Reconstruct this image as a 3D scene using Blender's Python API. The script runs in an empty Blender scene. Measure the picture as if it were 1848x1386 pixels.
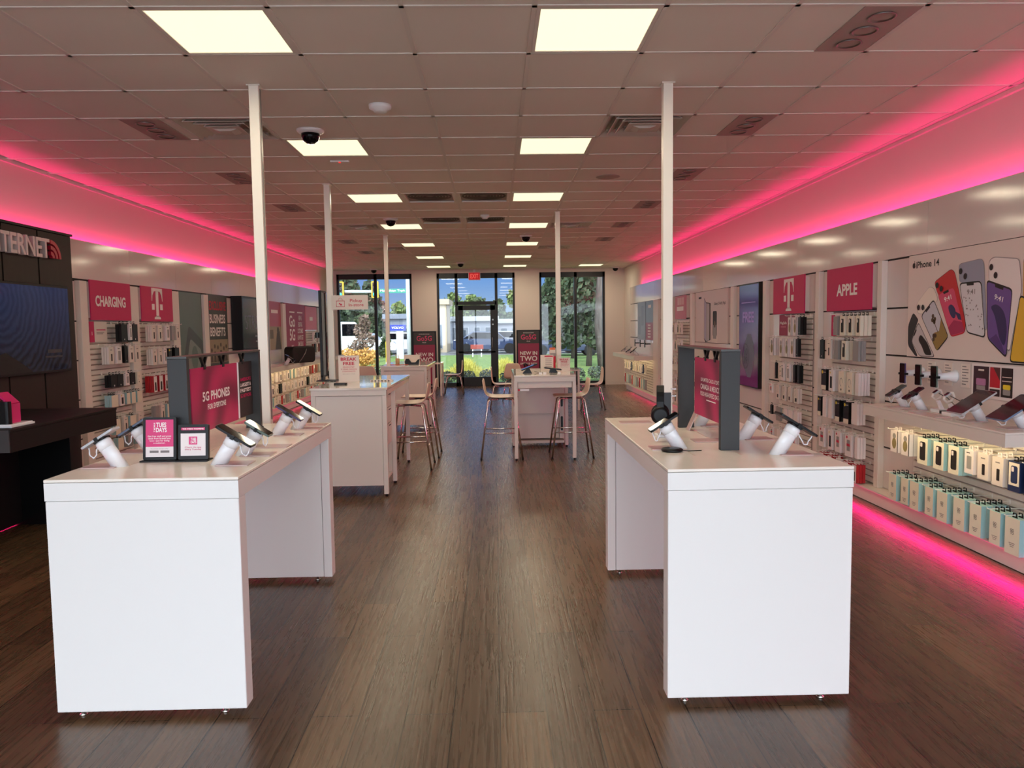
import bpy, bmesh, math, random
from mathutils import Vector, Matrix, Euler
PI = math.pi
random.seed(7)
sc = bpy.context.scene
COL = sc.collection

# ------------------------------------------------------------------ camera
F_PX, YAW, PITCH, ROLL = 1383.03, .021839, .0739185, -.01303302
CEIL = 2.97
BACK = 19.58
XR, XL = 3.2, -4.0            # faces of the two merchandise walls
def cam_matrix():
    cy, sy = math.cos(YAW), math.sin(YAW)
    A = Matrix(((cy, -sy, 0), (sy, cy, 0), (0, 0, 1)))
    cp, sp = math.cos(PITCH), math.sin(PITCH)
    B = Matrix(((1, 0, 0), (0, cp, -sp), (0, sp, cp)))
    C = Matrix(((1, 0, 0), (0, 0, -1), (0, 1, 0)))
    cr, sr = math.cos(ROLL), math.sin(ROLL)
    D = Matrix(((cr, -sr, 0), (sr, cr, 0), (0, 0, 1)))
    R = Matrix(((1, 0, 0), (0, -1, 0), (0, 0, -1))) @ D @ C @ B @ A
    return R.transposed()
cam = bpy.data.cameras.new('camera')
cam.sensor_width = 36
cam.lens = 36 * F_PX / 1848
cam.clip_start, cam.clip_end = .05, 400
cam_o = bpy.data.objects.new('camera', cam)
COL.objects.link(cam_o)
cam_o.matrix_world = Matrix.Translation((0, 0, 1.5)) @ cam_matrix().to_4x4()
sc.camera = cam_o

# ------------------------------------------------------------------ view, sky, sun
sc.view_settings.view_transform = 'Standard'
sc.view_settings.look = 'None'
sc.view_settings.gamma = 1
sc.view_settings.use_curve_mapping = False
sc.view_settings.exposure = 0.0
sc.cycles.use_denoising = True
sc.cycles.max_bounces = 8
sc.cycles.diffuse_bounces = 5
sc.cycles.glossy_bounces = 4
sc.cycles.transparent_max_bounces = 8
sc.cycles.caustics_reflective = False
sc.cycles.caustics_refractive = False
sc.cycles.sample_clamp_indirect = 4

SKY_BLUE, SKY_HAZE, SKY_SUNSIDE = (.19, .42, .92), (.50, .68, .92), (5.4, 6.0, 6.8)
PANEL_W, PANEL_DIFF = 11.5, (1.12, 1.08, .70)
PINK = (1.0, .008, .20)
COVE_W, TOE_W, SHELF_W = 44.0, 40.0, 5.0
SUN_E = 1.7

w = bpy.data.worlds.new('sky'); sc.world = w; w.use_nodes = True
nt = w.node_tree; nt.nodes.clear()
def N(t, **k):
    n = nt.nodes.new(t)
    for a, b in k.items(): setattr(n, a, b)
    return n
tc = N('ShaderNodeTexCoord'); sep = N('ShaderNodeSeparateXYZ')
nt.links.new(tc.outputs['Generated'], sep.inputs[0])
up = N('ShaderNodeMapRange'); up.inputs[1].default_value = 0; up.inputs[2].default_value = .07
nt.links.new(sep.outputs['Z'], up.inputs[0])
mix = N('ShaderNodeMix', data_type='RGBA'); mix.inputs[6].default_value = (*SKY_HAZE, 1); mix.inputs[7].default_value = (*SKY_BLUE, 1)
nt.links.new(up.outputs[0], mix.inputs[0])
sunside = N('ShaderNodeMapRange'); sunside.inputs[1].default_value = .1; sunside.inputs[2].default_value = -.75
nt.links.new(sep.outputs['Y'], sunside.inputs[0])
mix2 = N('ShaderNodeMix', data_type='RGBA'); mix2.inputs[7].default_value = (*SKY_SUNSIDE, 1)
nt.links.new(sunside.outputs[0], mix2.inputs[0]); nt.links.new(mix.outputs[2], mix2.inputs[6])
bg = N('ShaderNodeBackground'); nt.links.new(mix2.outputs[2], bg.inputs[0])
out = N('ShaderNodeOutputWorld'); nt.links.new(bg.outputs[0], out.inputs[0])

sun = bpy.data.lights.new('sun', 'SUN'); sun.energy = SUN_E; sun.angle = .01; sun.color = (1, .94, .82)
sun_o = bpy.data.objects.new('sun', sun); COL.objects.link(sun_o)
sun_o.rotation_euler = (math.radians(48), 0, math.radians(-12))   # from behind the camera, high

def area(name, loc, rot, sx, sy, power, color, portal=False, spread=PI, parent=None):
    l = bpy.data.lights.new(name, 'AREA'); l.shape = 'RECTANGLE'; l.size = sx; l.size_y = sy
    l.energy = power; l.color = color; l.spread = spread
    if portal: l.cycles.is_portal = True
    o = bpy.data.objects.new(name, l); COL.objects.link(o); o.location = loc; o.rotation_euler = rot
    if parent: o.parent = parent
    return o
# portals: the shop front behind the camera and the back windows (the sky's own light comes in here)
FRONT = -1.7
area('front_window_portal', (-.4, FRONT - .02, 1.4), (PI/2, 0, 0), 6.6, 2.6, 1, (1, 1, 1), portal=True)
area('back_window_portal', (-.5, BACK + .2, 1.6), (-PI/2, 0, 0), 7.2, 2.6, 1, (1, 1, 1), portal=True)
# ------------------------------------------------------------------ materials
def lin(c):
    return tuple(((v/255)/12.92 if v/255 <= .04045 else ((v/255 + .055)/1.055)**2.4) for v in c)
MATS = {}
def M(name, rgb, rough=.5, metal=0, emit=0, coat=0, alpha=1, vary=.04, emit_rgb=None, spec=.5):
    if name in MATS: return MATS[name]
    m = bpy.data.materials.new(name); m.use_nodes = True
    n = m.node_tree.nodes; b = n['Principled BSDF']
    b.inputs['Base Color'].default_value = (*lin(rgb), 1)
    b.inputs['Metallic'].default_value = metal
    b.inputs['Specular IOR Level'].default_value = spec
    b.inputs['Coat Weight'].default_value = coat
    b.inputs['Alpha'].default_value = alpha
    nz = n.new('ShaderNodeTexNoise'); nz.inputs['Scale'].default_value = 14
    mr = n.new('ShaderNodeMapRange'); mr.inputs[3].default_value = max(0, rough - vary); mr.inputs[4].default_value = rough + vary
    m.node_tree.links.new(nz.outputs[0], mr.inputs[0]); m.node_tree.links.new(mr.outputs[0], b.inputs['Roughness'])
    if emit:
        b.inputs['Emission Color'].default_value = (*(emit_rgb or lin(rgb)), 1); b.inputs['Emission Strength'].default_value = emit
    MATS[name] = m
    return m
def nodes_mat(name):
    m = bpy.data.materials.new(name); m.use_nodes = True; MATS[name] = m
    return m, m.node_tree.nodes, m.node_tree.links, m.node_tree.nodes['Principled BSDF']

WHITE = M('white_laminate', (236, 234, 230), .32)
WHITE_TOP = M('white_table_top', (246, 238, 226), .22)
OFFWHITE = M('off_white_laminate', (228, 220, 210), .4)
GLOSSY = M('glossy_white_panel', (222, 212, 206), .10, vary=.03)
PAINT = M('wall_paint', (226, 214, 206), .8)
TILE = M('ceiling_tile', (236, 228, 218), .95)
TBAR = M('ceiling_grid_metal', (228, 220, 212), .5)
BLACK = M('black_plastic', (12, 12, 13), .4, spec=.3)
BLACKM = M('black_anodised_frame', (14, 13, 13), .45)
DARK = M('charcoal_board', (52, 54, 55), .6)
SCREEN = M('dark_screen_glass', (10, 10, 14), .04, spec=.2, vary=.01)
DBROWN = M('dark_brown_laminate', (22, 15, 14), .55, spec=.25)
GAP = M('dark_reveal', (34, 24, 24), .7)
CHROME = M('chrome', (232, 228, 222), .22, metal=1)
STEEL = M('satin_steel', (150, 148, 146), .35, metal=1)
PLY = M('beige_moulded_ply', (226, 204, 182), .38)
PWHITE = M('white_plastic', (238, 238, 240), .3)
MAG = M('magenta_print', (196, 22, 92), .55)
MAGD = M('deep_magenta_print', (150, 22, 70), .5)
MAGP = M('pale_magenta_print', (205, 120, 140), .5)
LETTER = M('white_lettering', (245, 238, 236), .5)
INK = M('black_ink', (24, 20, 22), .6)
GREYINK = M('grey_ink', (120, 112, 110), .6)
REDINK = M('red_ink', (196, 36, 66), .6)
CARD = M('cream_card', (226, 214, 204), .6)
PLATE = M('pinkish_info_plate', (206, 180, 176), .25)
RED = M('red_carton', (176, 22, 34), .5)
TEAL = M('teal_carton', (156, 196, 200), .6)
BLUEBOX = M('navy_carton', (26, 46, 84), .5)
YELLOW = M('yellow_print', (232, 204, 40), .5)
BROWN = M('brown_pouch', (120, 62, 48), .6)
GREYC = M('grey_carton', (150, 148, 146), .5)
KRAFT = M('cream_carton', (232, 224, 204), .55)

def wood_floor():
    m, n, l, b = nodes_mat('dark_wood_planks')
    t = n.new('ShaderNodeTexCoord'); mp = n.new('ShaderNodeMapping'); mp.inputs['Rotation'].default_value = (0, 0, PI/2)
    l.new(t.outputs['Object'], mp.inputs[0])
    br = n.new('ShaderNodeTexBrick'); br.offset = .37
    br.inputs['Scale'].default_value = 1; br.inputs['Brick Width'].default_value = 1.22; br.inputs['Row Height'].default_value = .183
    br.inputs['Mortar Size'].default_value = .0022; br.inputs['Mortar Smooth'].default_value = .2; br.inputs['Bias'].default_value = -.1
    br.inputs['Color1'].default_value = (*lin((104, 78, 54)), 1); br.inputs['Color2'].default_value = (*lin((78, 57, 41)), 1)
    br.inputs['Mortar'].default_value = (*lin((36, 27, 22)), 1)
    l.new(mp.outputs[0], br.inputs[0])
    m2 = n.new('ShaderNodeMapping'); m2.inputs['Scale'].default_value = (70, 2.6, 1); l.new(t.outputs['Object'], m2.inputs[0])
    nz = n.new('ShaderNodeTexNoise'); nz.inputs['Scale'].default_value = 1; nz.inputs['Detail'].default_value = 6; nz.inputs['Distortion'].default_value = .7
    l.new(m2.outputs[0], nz.inputs[0])
    mr = n.new('ShaderNodeMapRange'); mr.inputs[1].default_value = .3; mr.inputs[2].default_value = .7; mr.inputs[3].default_value = .62; mr.inputs[4].default_value = 1.3
    l.new(nz.outputs[0], mr.inputs[0])
    mx = n.new('ShaderNodeMix'); mx.data_type = 'RGBA'; mx.blend_type = 'MULTIPLY'; mx.inputs[0].default_value = 1
    l.new(br.outputs[0], mx.inputs[6]); l.new(mr.outputs[0], mx.inputs[7]); l.new(mx.outputs[2], b.inputs['Base Color'])
    r2 = n.new('ShaderNodeMapRange'); r2.inputs[3].default_value = .20; r2.inputs[4].default_value = .36
    l.new(nz.outputs[0], r2.inputs[0]); l.new(r2.outputs[0], b.inputs['Roughness'])
    bp = n.new('ShaderNodeBump'); bp.inputs['Strength'].default_value = .22; bp.inputs['Distance'].default_value = .004
    l.new(nz.outputs[0], bp.inputs['Height']); l.new(bp.outputs[0], b.inputs['Normal'])
    return m
WOOD = wood_floor()

def glass_mat(name, tint, refl):
    m = bpy.data.materials.new(name); m.use_nodes = True; n = m.node_tree.nodes; l = m.node_tree.links; n.clear()
    tr = n.new('ShaderNodeBsdfTransparent'); tr.inputs[0].default_value = (*tint, 1)
    gl = n.new('ShaderNodeBsdfGlossy'); gl.inputs['Roughness'].default_value = .015
    lw = n.new('ShaderNodeLayerWeight'); lw.inputs[0].default_value = .35
    mr = n.new('ShaderNodeMapRange'); mr.inputs[3].default_value = refl; mr.inputs[4].default_value = .9
    mx = n.new('ShaderNodeMixShader'); o = n.new('ShaderNodeOutputMaterial')
    l.new(lw.outputs['Facing'], mr.inputs[0]); l.new(mr.outputs[0], mx.inputs[0])
    l.new(tr.outputs[0], mx.inputs[1]); l.new(gl.outputs[0], mx.inputs[2]); l.new(mx.outputs[0], o.inputs[0])
    MATS[name] = m
    return m
GLASS = glass_mat('tinted_window_glass', (.80, .84, .84), .055)

def noisy(name, a, bcol, scale, rough=.9, bump=0, stretch=(1, 1, 1)):
    m, n, l, b = nodes_mat(name)
    t = n.new('ShaderNodeTexCoord'); mp = n.new('ShaderNodeMapping'); mp.inputs['Scale'].default_value = stretch
    l.new(t.outputs['Object'], mp.inputs[0])
    nz = n.new('ShaderNodeTexNoise'); nz.inputs['Scale'].default_value = scale; nz.inputs['Detail'].default_value = 5
    l.new(mp.outputs[0], nz.inputs[0])
    cr = n.new('ShaderNodeValToRGB'); cr.color_ramp.elements[0].position = .38; cr.color_ramp.elements[1].position = .62
    cr.color_ramp.elements[0].color = (*lin(a), 1); cr.color_ramp.elements[1].color = (*lin(bcol), 1)
    l.new(nz.outputs[0], cr.inputs[0]); l.new(cr.outputs[0], b.inputs['Base Color'])
    b.inputs['Roughness'].default_value = rough
    if bump:
        bp = n.new('ShaderNodeBump'); bp.inputs['Strength'].default_value = bump; l.new(nz.outputs[0], bp.inputs['Height']); l.new(bp.outputs[0], b.inputs['Normal'])
    return m

# ------------------------------------------------------------------ mesh builder
class MB:
    def __init__(s): s.bm = bmesh.new(); s.mats = []; s.cur = 0; s.smooth = False
    def m(s, mat, smooth=False):
        if mat not in s.mats: s.mats.append(mat)
        s.cur = s.mats.index(mat); s.smooth = smooth
        return s
    def face(s, vs):
        try: f = s.bm.faces.new(vs)
        except ValueError: return
        f.material_index = s.cur; f.smooth = s.smooth
        return f
    def box(s, x0, x1, y0, y1, z0, z1, M4=None):
        v = [Vector((x, y, z)) for z in (z0, z1) for y in (y0, y1) for x in (x0, x1)]
        if M4 is not None: v = [M4 @ p for p in v]
        v = [s.bm.verts.new(p) for p in v]
        for q in ((0, 2, 3, 1), (4, 5, 7, 6), (0, 1, 5, 4), (2, 6, 7, 3), (0, 4, 6, 2), (1, 3, 7, 5)):
            s.face([v[i] for i in q])
        return s
    def poly(s, pts, y=0):                       # a flat print in the x-z plane, facing -y
        a = sum(pts[i][0]*pts[(i+1) % len(pts)][1] - pts[(i+1) % len(pts)][0]*pts[i][1] for i in range(len(pts)))
        if a < 0: pts = pts[::-1]
        s.face([s.bm.verts.new((p[0], y, p[1])) for p in pts])
        return s
    def rect(s, x0, x1, z0, z1, y=0): return s.poly([(x0, z0), (x1, z0), (x1, z1), (x0, z1)], y)
    def disc(s, x, z, r, y=0, rz=None, n=20):
        return s.poly([(x + r*math.cos(2*PI*i/n), z + (rz or r)*math.sin(2*PI*i/n)) for i in range(n)], y)
    def prism(s, pts, a, b, axis='y', M4=None):  # outline extruded along an axis
        def P(p, t):
            v = {'y': (p[0], t, p[1]), 'z': (p[0], p[1], t), 'x': (t, p[0], p[1])}[axis]
            v = Vector(v); return M4 @ v if M4 is not None else v
        A = [s.bm.verts.new(P(p, a)) for p in pts]; B = [s.bm.verts.new(P(p, b)) for p in pts]
        n = len(pts)
        s.face(A); s.face(B[::-1])
        for i in range(n): s.face([A[i], B[i], B[(i+1) % n], A[(i+1) % n]])
        return s
    def tube(s, pts, r, n=8, caps=True):
        pts = [Vector(p) for p in pts]; rings = []; up = Vector((0, 0, 1)); prev = None
        for i, p in enumerate(pts):
            d = (pts[min(i+1, len(pts)-1)] - pts[max(i-1, 0)]).normalized()
            if prev is None:
                a = d.cross(up if abs(d.z) < .95 else Vector((1, 0, 0))).normalized()
            else:
                a = (prev - d*prev.dot(d)).normalized()
            prev = a; b = d.cross(a); rr = r[i] if isinstance(r, (list, tuple)) else r
            rings.append([s.bm.verts.new(p + (a*math.cos(2*PI*k/n) + b*math.sin(2*PI*k/n))*rr) for k in range(n)])
        sm = s.smooth; s.smooth = True
        for A, B in zip(rings, rings[1:]):
            for k in range(n): s.face([A[k], A[(k+1) % n], B[(k+1) % n], B[k]])
        s.smooth = False
        if caps: s.face(rings[0][::-1]); s.face(rings[-1])
        s.smooth = sm
        return s
    def lathe(s, prof, n=20, M4=None, cap=True):    # (r, z) profile about local z
        rings = []
        for r, z in prof:
            vs = [Vector((r*math.cos(2*PI*k/n), r*math.sin(2*PI*k/n), z)) for k in range(n)]
            rings.append([s.bm.verts.new(M4 @ v if M4 is not None else v) for v in vs])
        for A, B in zip(rings, rings[1:]):
            for k in range(n): s.face([A[k], A[(k+1) % n], B[(k+1) % n], B[k]])
        if cap:
            sm = s.smooth; s.smooth = False; s.face(rings[0][::-1]); s.face(rings[-1]); s.smooth = sm
        return s
    def mesh(s, name):
        bmesh.ops.recalc_face_normals(s.bm, faces=[f for f in s.bm.faces if len(f.edge_loops if False else f.edges) and any(len(e.link_faces) > 1 for e in f.edges)])
        me = bpy.data.meshes.new(name); s.bm.to_mesh(me); s.bm.free()
        for m in s.mats: me.materials.append(m)
        return me
    def build(s, name, parent=None, bevel=0, loc=None, rot=None):
        o = bpy.data.objects.new(name, s.mesh(name)); COL.objects.link(o)
        if parent: o.parent = parent
        if loc: o.location = loc
        if rot: o.rotation_euler = rot
        if bevel:
            b = o.modifiers.new('bevel', 'BEVEL'); b.width = bevel; b.segments = 2; b.limit_method = 'ANGLE'
        return o

def tag(o, label, cat, group=None, kind=None):
    o['label'] = label; o['category'] = cat
    if group: o['group'] = group
    if kind: o['kind'] = kind
    return o
def thing(name, label, cat, loc=(0, 0, 0), rz=0, group=None):
    o = bpy.data.objects.new(name, None); COL.objects.link(o); o.empty_display_size = .1
    o.location = loc; o.rotation_euler = (0, 0, rz)
    return tag(o, label, cat, group)
def struct(o): o['kind'] = 'structure'; return o
def rrect(x0, x1, z0, z1, r, k=4):
    p = []
    for cx, cz, a in ((x1-r, z0+r, -PI/2), (x1-r, z1-r, 0), (x0+r, z1-r, PI/2), (x0+r, z0+r, PI)):
        p += [(cx + r*math.cos(a + PI/2*i/k), cz + r*math.sin(a + PI/2*i/k)) for i in range(k+1)]
    return p
def rpoly(pts, r=.02, k=3):
    o = []; n = len(pts)
    for i in range(n):
        p = Vector(pts[i]); a = Vector(pts[i-1]); b = Vector(pts[(i+1) % n])
        ra = min(r, (a-p).length*.45); rb = min(r, (b-p).length*.45)
        A = p + (a-p).normalized()*ra; B = p + (b-p).normalized()*rb
        for j in range(k+1):
            t = j/k; q = A*(1-t)**2 + p*2*t*(1-t) + B*t*t; o.append((q.x, q.y))
    return o
_tc = {}
def text(name, s, mat, parent, x, z, w=None, h=None, y=0, align='c', bold=.012, rot=(PI/2, 0, 0), space=1, depth=0):
    """lettering in the parent's x-z plane, stretched to width w and / or cap block height h, centred (or left) at x, z"""
    cu = bpy.data.curves.new(name, 'FONT'); cu.body = s; cu.size = 1; cu.offset = bold; cu.resolution_u = 3; cu.align_x = 'CENTER'
    cu.space_line = space; cu.extrude = depth
    t = bpy.data.objects.new(name, cu); me = bpy.data.meshes.new_from_object(t)
    bpy.data.objects.remove(t); bpy.data.curves.remove(cu)
    xs = [v.co.x for v in me.vertices]; ys = [v.co.y for v in me.vertices]
    W, H = max(xs)-min(xs), max(ys)-min(ys); cx, cyy = (max(xs)+min(xs))/2, (max(ys)+min(ys))/2
    sx = w/W if w else h/H; sy = h/H if h else w/W
    if not w: sx = sy
    ox = 0 if align == 'c' else W/2*sx
    for v in me.vertices: v.co.x = (v.co.x-cx)*sx + ox; v.co.y = (v.co.y-cyy)*sy
    me.materials.append(mat)
    o = bpy.data.objects.new(name, me); COL.objects.link(o); o.parent = parent
    o.location = (x, y, z); o.rotation_euler = rot
    return o
def R(yl, z=0, off=0): return dict(loc=(XR-off, yl, z), rz=-PI/2)     # seen facing the right wall; local x runs toward the camera
def L(yl, z=0, off=0): return dict(loc=(XL+off, yl, z), rz=PI/2)      # seen facing the left wall; local x runs away from the camera
ORD = 'first second third fourth fifth sixth seventh eighth ninth tenth eleventh twelfth thirteenth fourteenth fifteenth sixteenth seventeenth eighteenth nineteenth twentieth twenty-first twenty-second twenty-third twenty-fourth twenty-fifth'.split()
def copy_tree(o, parent=None):
    c = o.copy(); COL.objects.link(c)
    if parent: c.parent = parent
    for ch in list(o.children): copy_tree(ch, c)
    return c
# ------------------------------------------------------------------ the room
GX, GY, T = -1.6235, 3.631, .6096           # ceiling grid
def cx(c): return GX + c*T
def ry(r): return GY + r*T
WR, WL = 3.32, -4.10
b = MB().m(WOOD); b.box(WL-.1, WR+.1, FRONT-.1, BACK+.05, -.05, 0); struct(b.build('floor'))
LIGHTS = [(0, r) for r in range(0, 25, 4)] + [(3, r) for r in range(0, 25, 4)] + [(6, 24)]
VENTS = [(-1, 3, 'square'), (4, 3, 'square'), (-1, 12, 'slot'), (4, 12, 'slot'), (-1, 17, 'slot'), (4, 17, 'slot'), (1, 8, 'round'), (2, 8, 'round'), (1, 11, 'round'), (2, 11, 'round')]
holes = set(LIGHTS) | {(c, r) for c, r, k in VENTS}
b = MB().m(TILE)
c0, c1, r0, r1 = -4, 8, -9, 26
for c in range(c0, c1+1):
    for r in range(r0, r1+1):
        xa, xb, ya, yb = max(cx(c), WL), min(cx(c+1), WR), max(ry(r), FRONT), min(ry(r+1), BACK)
        if xb <= xa or yb <= ya or (c, r) in holes: continue
        b.box(xa+.012, xb-.012, ya+.012, yb-.012, CEIL+.001, CEIL+.02)
b.m(TBAR)
for c in range(c0+1, c1+1):
    if WL < cx(c) < WR: b.box(cx(c)-.012, cx(c)+.012, FRONT, BACK, CEIL-.004, CEIL+.01)
for r in range(r0, r1+2):
    if FRONT < ry(r) < BACK: b.box(WL, WR, ry(r)-.012, ry(r)+.012, CEIL-.004, CEIL+.0095)
b.m(TILE); b.box(WL, WR, FRONT, BACK, CEIL+.12, CEIL+.16)
struct(b.build('ceiling'))
for s, x in (('right', WR), ('left', WL)):
    b = MB().m(PAINT); b.box(min(x, x+(.1 if x > 0 else -.1)), max(x, x+(.1 if x > 0 else -.1)), FRONT-.1, BACK, 0, CEIL+.1)
    b.m(TBAR)
    b.box(x-.028 if x > 0 else x, x if x > 0 else x+.028, FRONT, BACK, CEIL-.03, CEIL-.002)
    struct(b.build('wall_'+s))
# back wall with three glazed openings
W1, WD, W2 = (-3.98, -2.08), (-1.45, .53), (1.155, 2.83)
TOPZ = 2.885
b = MB().m(PAINT)
for a, c in ((WL, W1[0]), (W1[1], WD[0]), (WD[1], W2[0]), (W2[1], WR)): b.box(a, c, BACK, BACK+.22, 0, CEIL+.1)
for a, c in (W1, WD, W2): b.box(a, c, BACK, BACK+.22, TOPZ, CEIL+.1)
struct(b.build('wall_back'))
def window(n, x0, x1, bars, z0=0.0, door=None):
    t = bpy.data.objects.new('window_%d' % n, None); COL.objects.link(t); struct(t); t.location = (0, BACK+.05, 0)
    f = MB().m(BLACKM); fw = .055
    f.box(x0, x0+fw, 0, .1, z0, TOPZ); f.box(x1-fw, x1, 0, .1, z0, TOPZ)
    f.box(x0, x1, 0, .1, TOPZ-.13, TOPZ); f.box(x0, x1, 0, .1, z0, z0+.10)
    for xm in bars: f.box(xm-.035, xm+.035, 0, .1, z0, TOPZ)
    if door: f.box(door[0], door[1], 0, .1, door[2], door[2]+.09)
    f.build('window_frame', t)
    xs = [x0] + list(bars) + [x1]
    for a, c in zip(xs, xs[1:]):
        if door and abs(a-door[0]) < .05: g = MB().m(GLASS).rect(a+.03, c-.03, door[2]+.08, TOPZ-.1, .05)
        else: g = MB().m(GLASS).rect(a+.03, c-.03, z0+.08, TOPZ-.1, .05)
        g.build('pane', t)
    return t
window(1, *W1, [-3.01])
window(2, *WD, [-.96, .055], door=(-.96, .055, 2.08))
window(3, *W2, [2.08])
d = bpy.data.objects.new('door_1', None); COL.objects.link(d); struct(d); d.location = (0, BACK+.04, 0)
f = MB().m(BLACKM)
f.box(-.92, -.80, 0, .06, .02, 2.07); f.box(-.10, .02, 0, .06, .02, 2.07); f.box(-.92, .02, 0, .06, 1.95, 2.07); f.box(-.92, .02, 0, .06, .02, .24); f.box(-.92, .02, 0, .06, .86, .90)
f.build('door_frame', d)
MB().m(GLASS).rect(-.81, -.09, .23, .87, .03).build('lower_pane', d); MB().m(GLASS).rect(-.81, -.09, .89, 1.96, .03).build('upper_pane', d)
h = MB().m(STEEL)
for z in (1.58, 1.70): h.lathe([(.022, 0), (.022, .02)], 12, Matrix.Translation((-.04, -.02, z)) @ Matrix.Rotation(-PI/2, 4, 'X'))
h.tube([(-.06, -.04, .95), (-.06, -.06, 1.0), (-.06, -.06, 1.2), (-.06, -.04, 1.25)], .012); h.build('door_hardware', d)
b = MB().m(PAINT).box(W2[1]+.02, WR, BACK-.015, BACK, 0, .11).box(W1[1]+.02, WD[0]-.02, BACK-.015, BACK, 0, .11).box(WD[1]+.02, W2[0]-.02, BACK-.015, BACK, 0, .11)
struct(b.build('baseboard_back'))
# shop front behind the camera: piers and a header around tall openings
b = MB().m(PAINT)
b.box(WL, -3.7, FRONT-.2, FRONT, 0, CEIL); b.box(2.9, WR, FRONT-.2, FRONT, 0, CEIL); b.box(-3.7, 2.9, FRONT-.2, FRONT, 2.72, CEIL)
b.m(BLACKM)
for x in (-2.0, -1.0, .1, 1.5): b.box(x-.03, x+.03, FRONT-.15, FRONT-.05, 0, 2.72)
struct(b.build('wall_front'))

# ---- merchandise wall cladding
def cladding(side, X, y0, y1, seams, bays):
    s = 1 if X > 0 else -1
    def bx(b, a, c, ya, yb, za, zb):            # a, c: distance out from the face plane (out = into the room)
        xa, xb = X - s*a, X - s*c
        return b.box(min(xa, xb), max(xa, xb), ya, yb, za, zb)
    # header boards, glossy, with hairline seams
    ys = [y0] + seams + [y1]
    for k, (a, c) in enumerate(zip(ys, ys[1:])):
        b = MB().m(GLOSSY); bx(b, .0, -.03, a+.0015, c-.0015, 2.022 if s < 0 else 2.008, 2.395)
        o = struct(b.build('trim_%d' % (k + (1 if s > 0 else 31)))) 
    b = MB().m(GLOSSY)
    zs = [.13, .475, .855, 1.235, 1.612, 2.0]
    for za, zb in zip(zs, zs[1:]): bx(b, 0, -.03, y0, y1, za+.007, zb-.007)
    b.m(GAP); bx(b, -.012, -.034, y0, y1, .13, 2.02)
    b.m(OFFWHITE); bx(b, -.03, -.09, y0, y1, .13, 2.18)
    struct(b.build('wall_%s_panelling' % side))
    # floor-level plinth: ledge over a recessed kick board
    b = MB().m(OFFWHITE); bx(b, .125, -.1, y0, y1, .118, .132); bx(b, .085, .05, y0, y1, .004, .119); b.m(GAP); bx(b, .082, .03, y0, y1, 0, .006)
    struct(b.build('baseboard_'+side))
    for k, (ya, yb) in enumerate(bays):
        b = MB().m(OFFWHITE); bx(b, .05, 0, ya, yb, .133, 2.0)
        struct(b.build('trim_%d' % (k + (11 if s > 0 else 41)), bevel=.003))
cladding('right', XR, 1.2, 18.1, [3.2+1.22*k for k in range(13) if 3.2+1.22*k < 17.9], [(6.2, 6.27), (7.41, 7.49), (8.87, 8.97), (10.08, 10.2), (12.2, 12.32), (13.5, 13.8), (14.75, 15.2)])
cladding('left', XL, 2.2, 18.55, [3.7+1.22*k for k in range(13) if 3.7+1.22*k < 18.3], [(7.45, 7.58), (8.47, 8.65), (9.55, 9.75), (10.58, 10.74), (13.2, 13.6), (14.47, 14.68)])
# magenta light lines: a cove behind the header boards and a line under each plinth ledge
EMP = M('magenta_led', (255, 40, 140), .5, emit=1.0, emit_rgb=(1.3, .03, .32))
def led_line(side, X, y0, y1):
    s = 1 if X > 0 else -1
    t = thing('cove_light', 'magenta light line hidden along the top of the %s wall panels' % side, 'light', (X + s*.05, (y0+y1)/2, 2.335))
    MB().m(PWHITE).box(-.012, .012, -(y1-y0)/2, (y1-y0)/2, -.01, .004).build('channel', t)
    MB().m(EMP).box(-.008, .008, -(y1-y0)/2, (y1-y0)/2, .004, .008).build('diffuser', t)
    area('cove_lamp', (0, 0, .012), (PI, s*math.radians(16), 0), .03, y1-y0, COVE_W*(y1-y0)/14, PINK, parent=t)
    t = thing('toe_light', 'magenta light line under the plinth ledge of the %s wall' % side, 'light', (X - s*.108, (y0+y1)/2, .116))
    MB().m(EMP).box(-.006, .006, -(y1-y0)/2, (y1-y0)/2, -.004, .001).build('diffuser', t)
    area('toe_lamp', (-s*.008, 0, -.006), (0, s*math.radians(60), 0), .012, y1-y0, TOE_W*(y1-y0)/14, PINK, spread=math.radians(140), parent=t)
led_line('right', XR, 1.6, 17.3)
led_line('left', XL, 2.6, 18.2)

# ------------------------------------------------------------------ ceiling fittings
DIFF = M('light_diffuser', (255, 250, 225), .6, emit=1, emit_rgb=PANEL_DIFF)
def ceiling_light(c, r, label):
    t = thing('ceiling_light', label, 'ceiling light', (cx(c+.5), ry(r+.5), CEIL))
    f = MB().m(TBAR); h = T/2-.013; i = T/2-.032
    for a in ((-h, -i, -h, h), (i, h, -h, h), (-i, i, -h, -i), (-i, i, i, h)): f.box(*a, -.003, .02)
    f.build('frame', t)
    MB().m(DIFF).box(-i, i, -i, i, .002, .012).build('diffuser', t)
    area('lamp', (0, 0, -.006), (0, 0, 0), .54, .54, PANEL_W, (1, .86, .62), parent=t)
rows = 'nearest,second,third,fourth,fifth,sixth,seventh'.split(',')
for c, r in LIGHTS:
    if c == 6: ceiling_light(c, r, 'square ceiling light by itself above the right back window')
    else: ceiling_light(c, r, 'square ceiling light, %s from the camera in the %s row' % (rows[r//4], 'left' if c == 0 else 'right'))
ALU = M('brushed_diffuser_metal', (206, 196, 186), .45, metal=.2)
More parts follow.
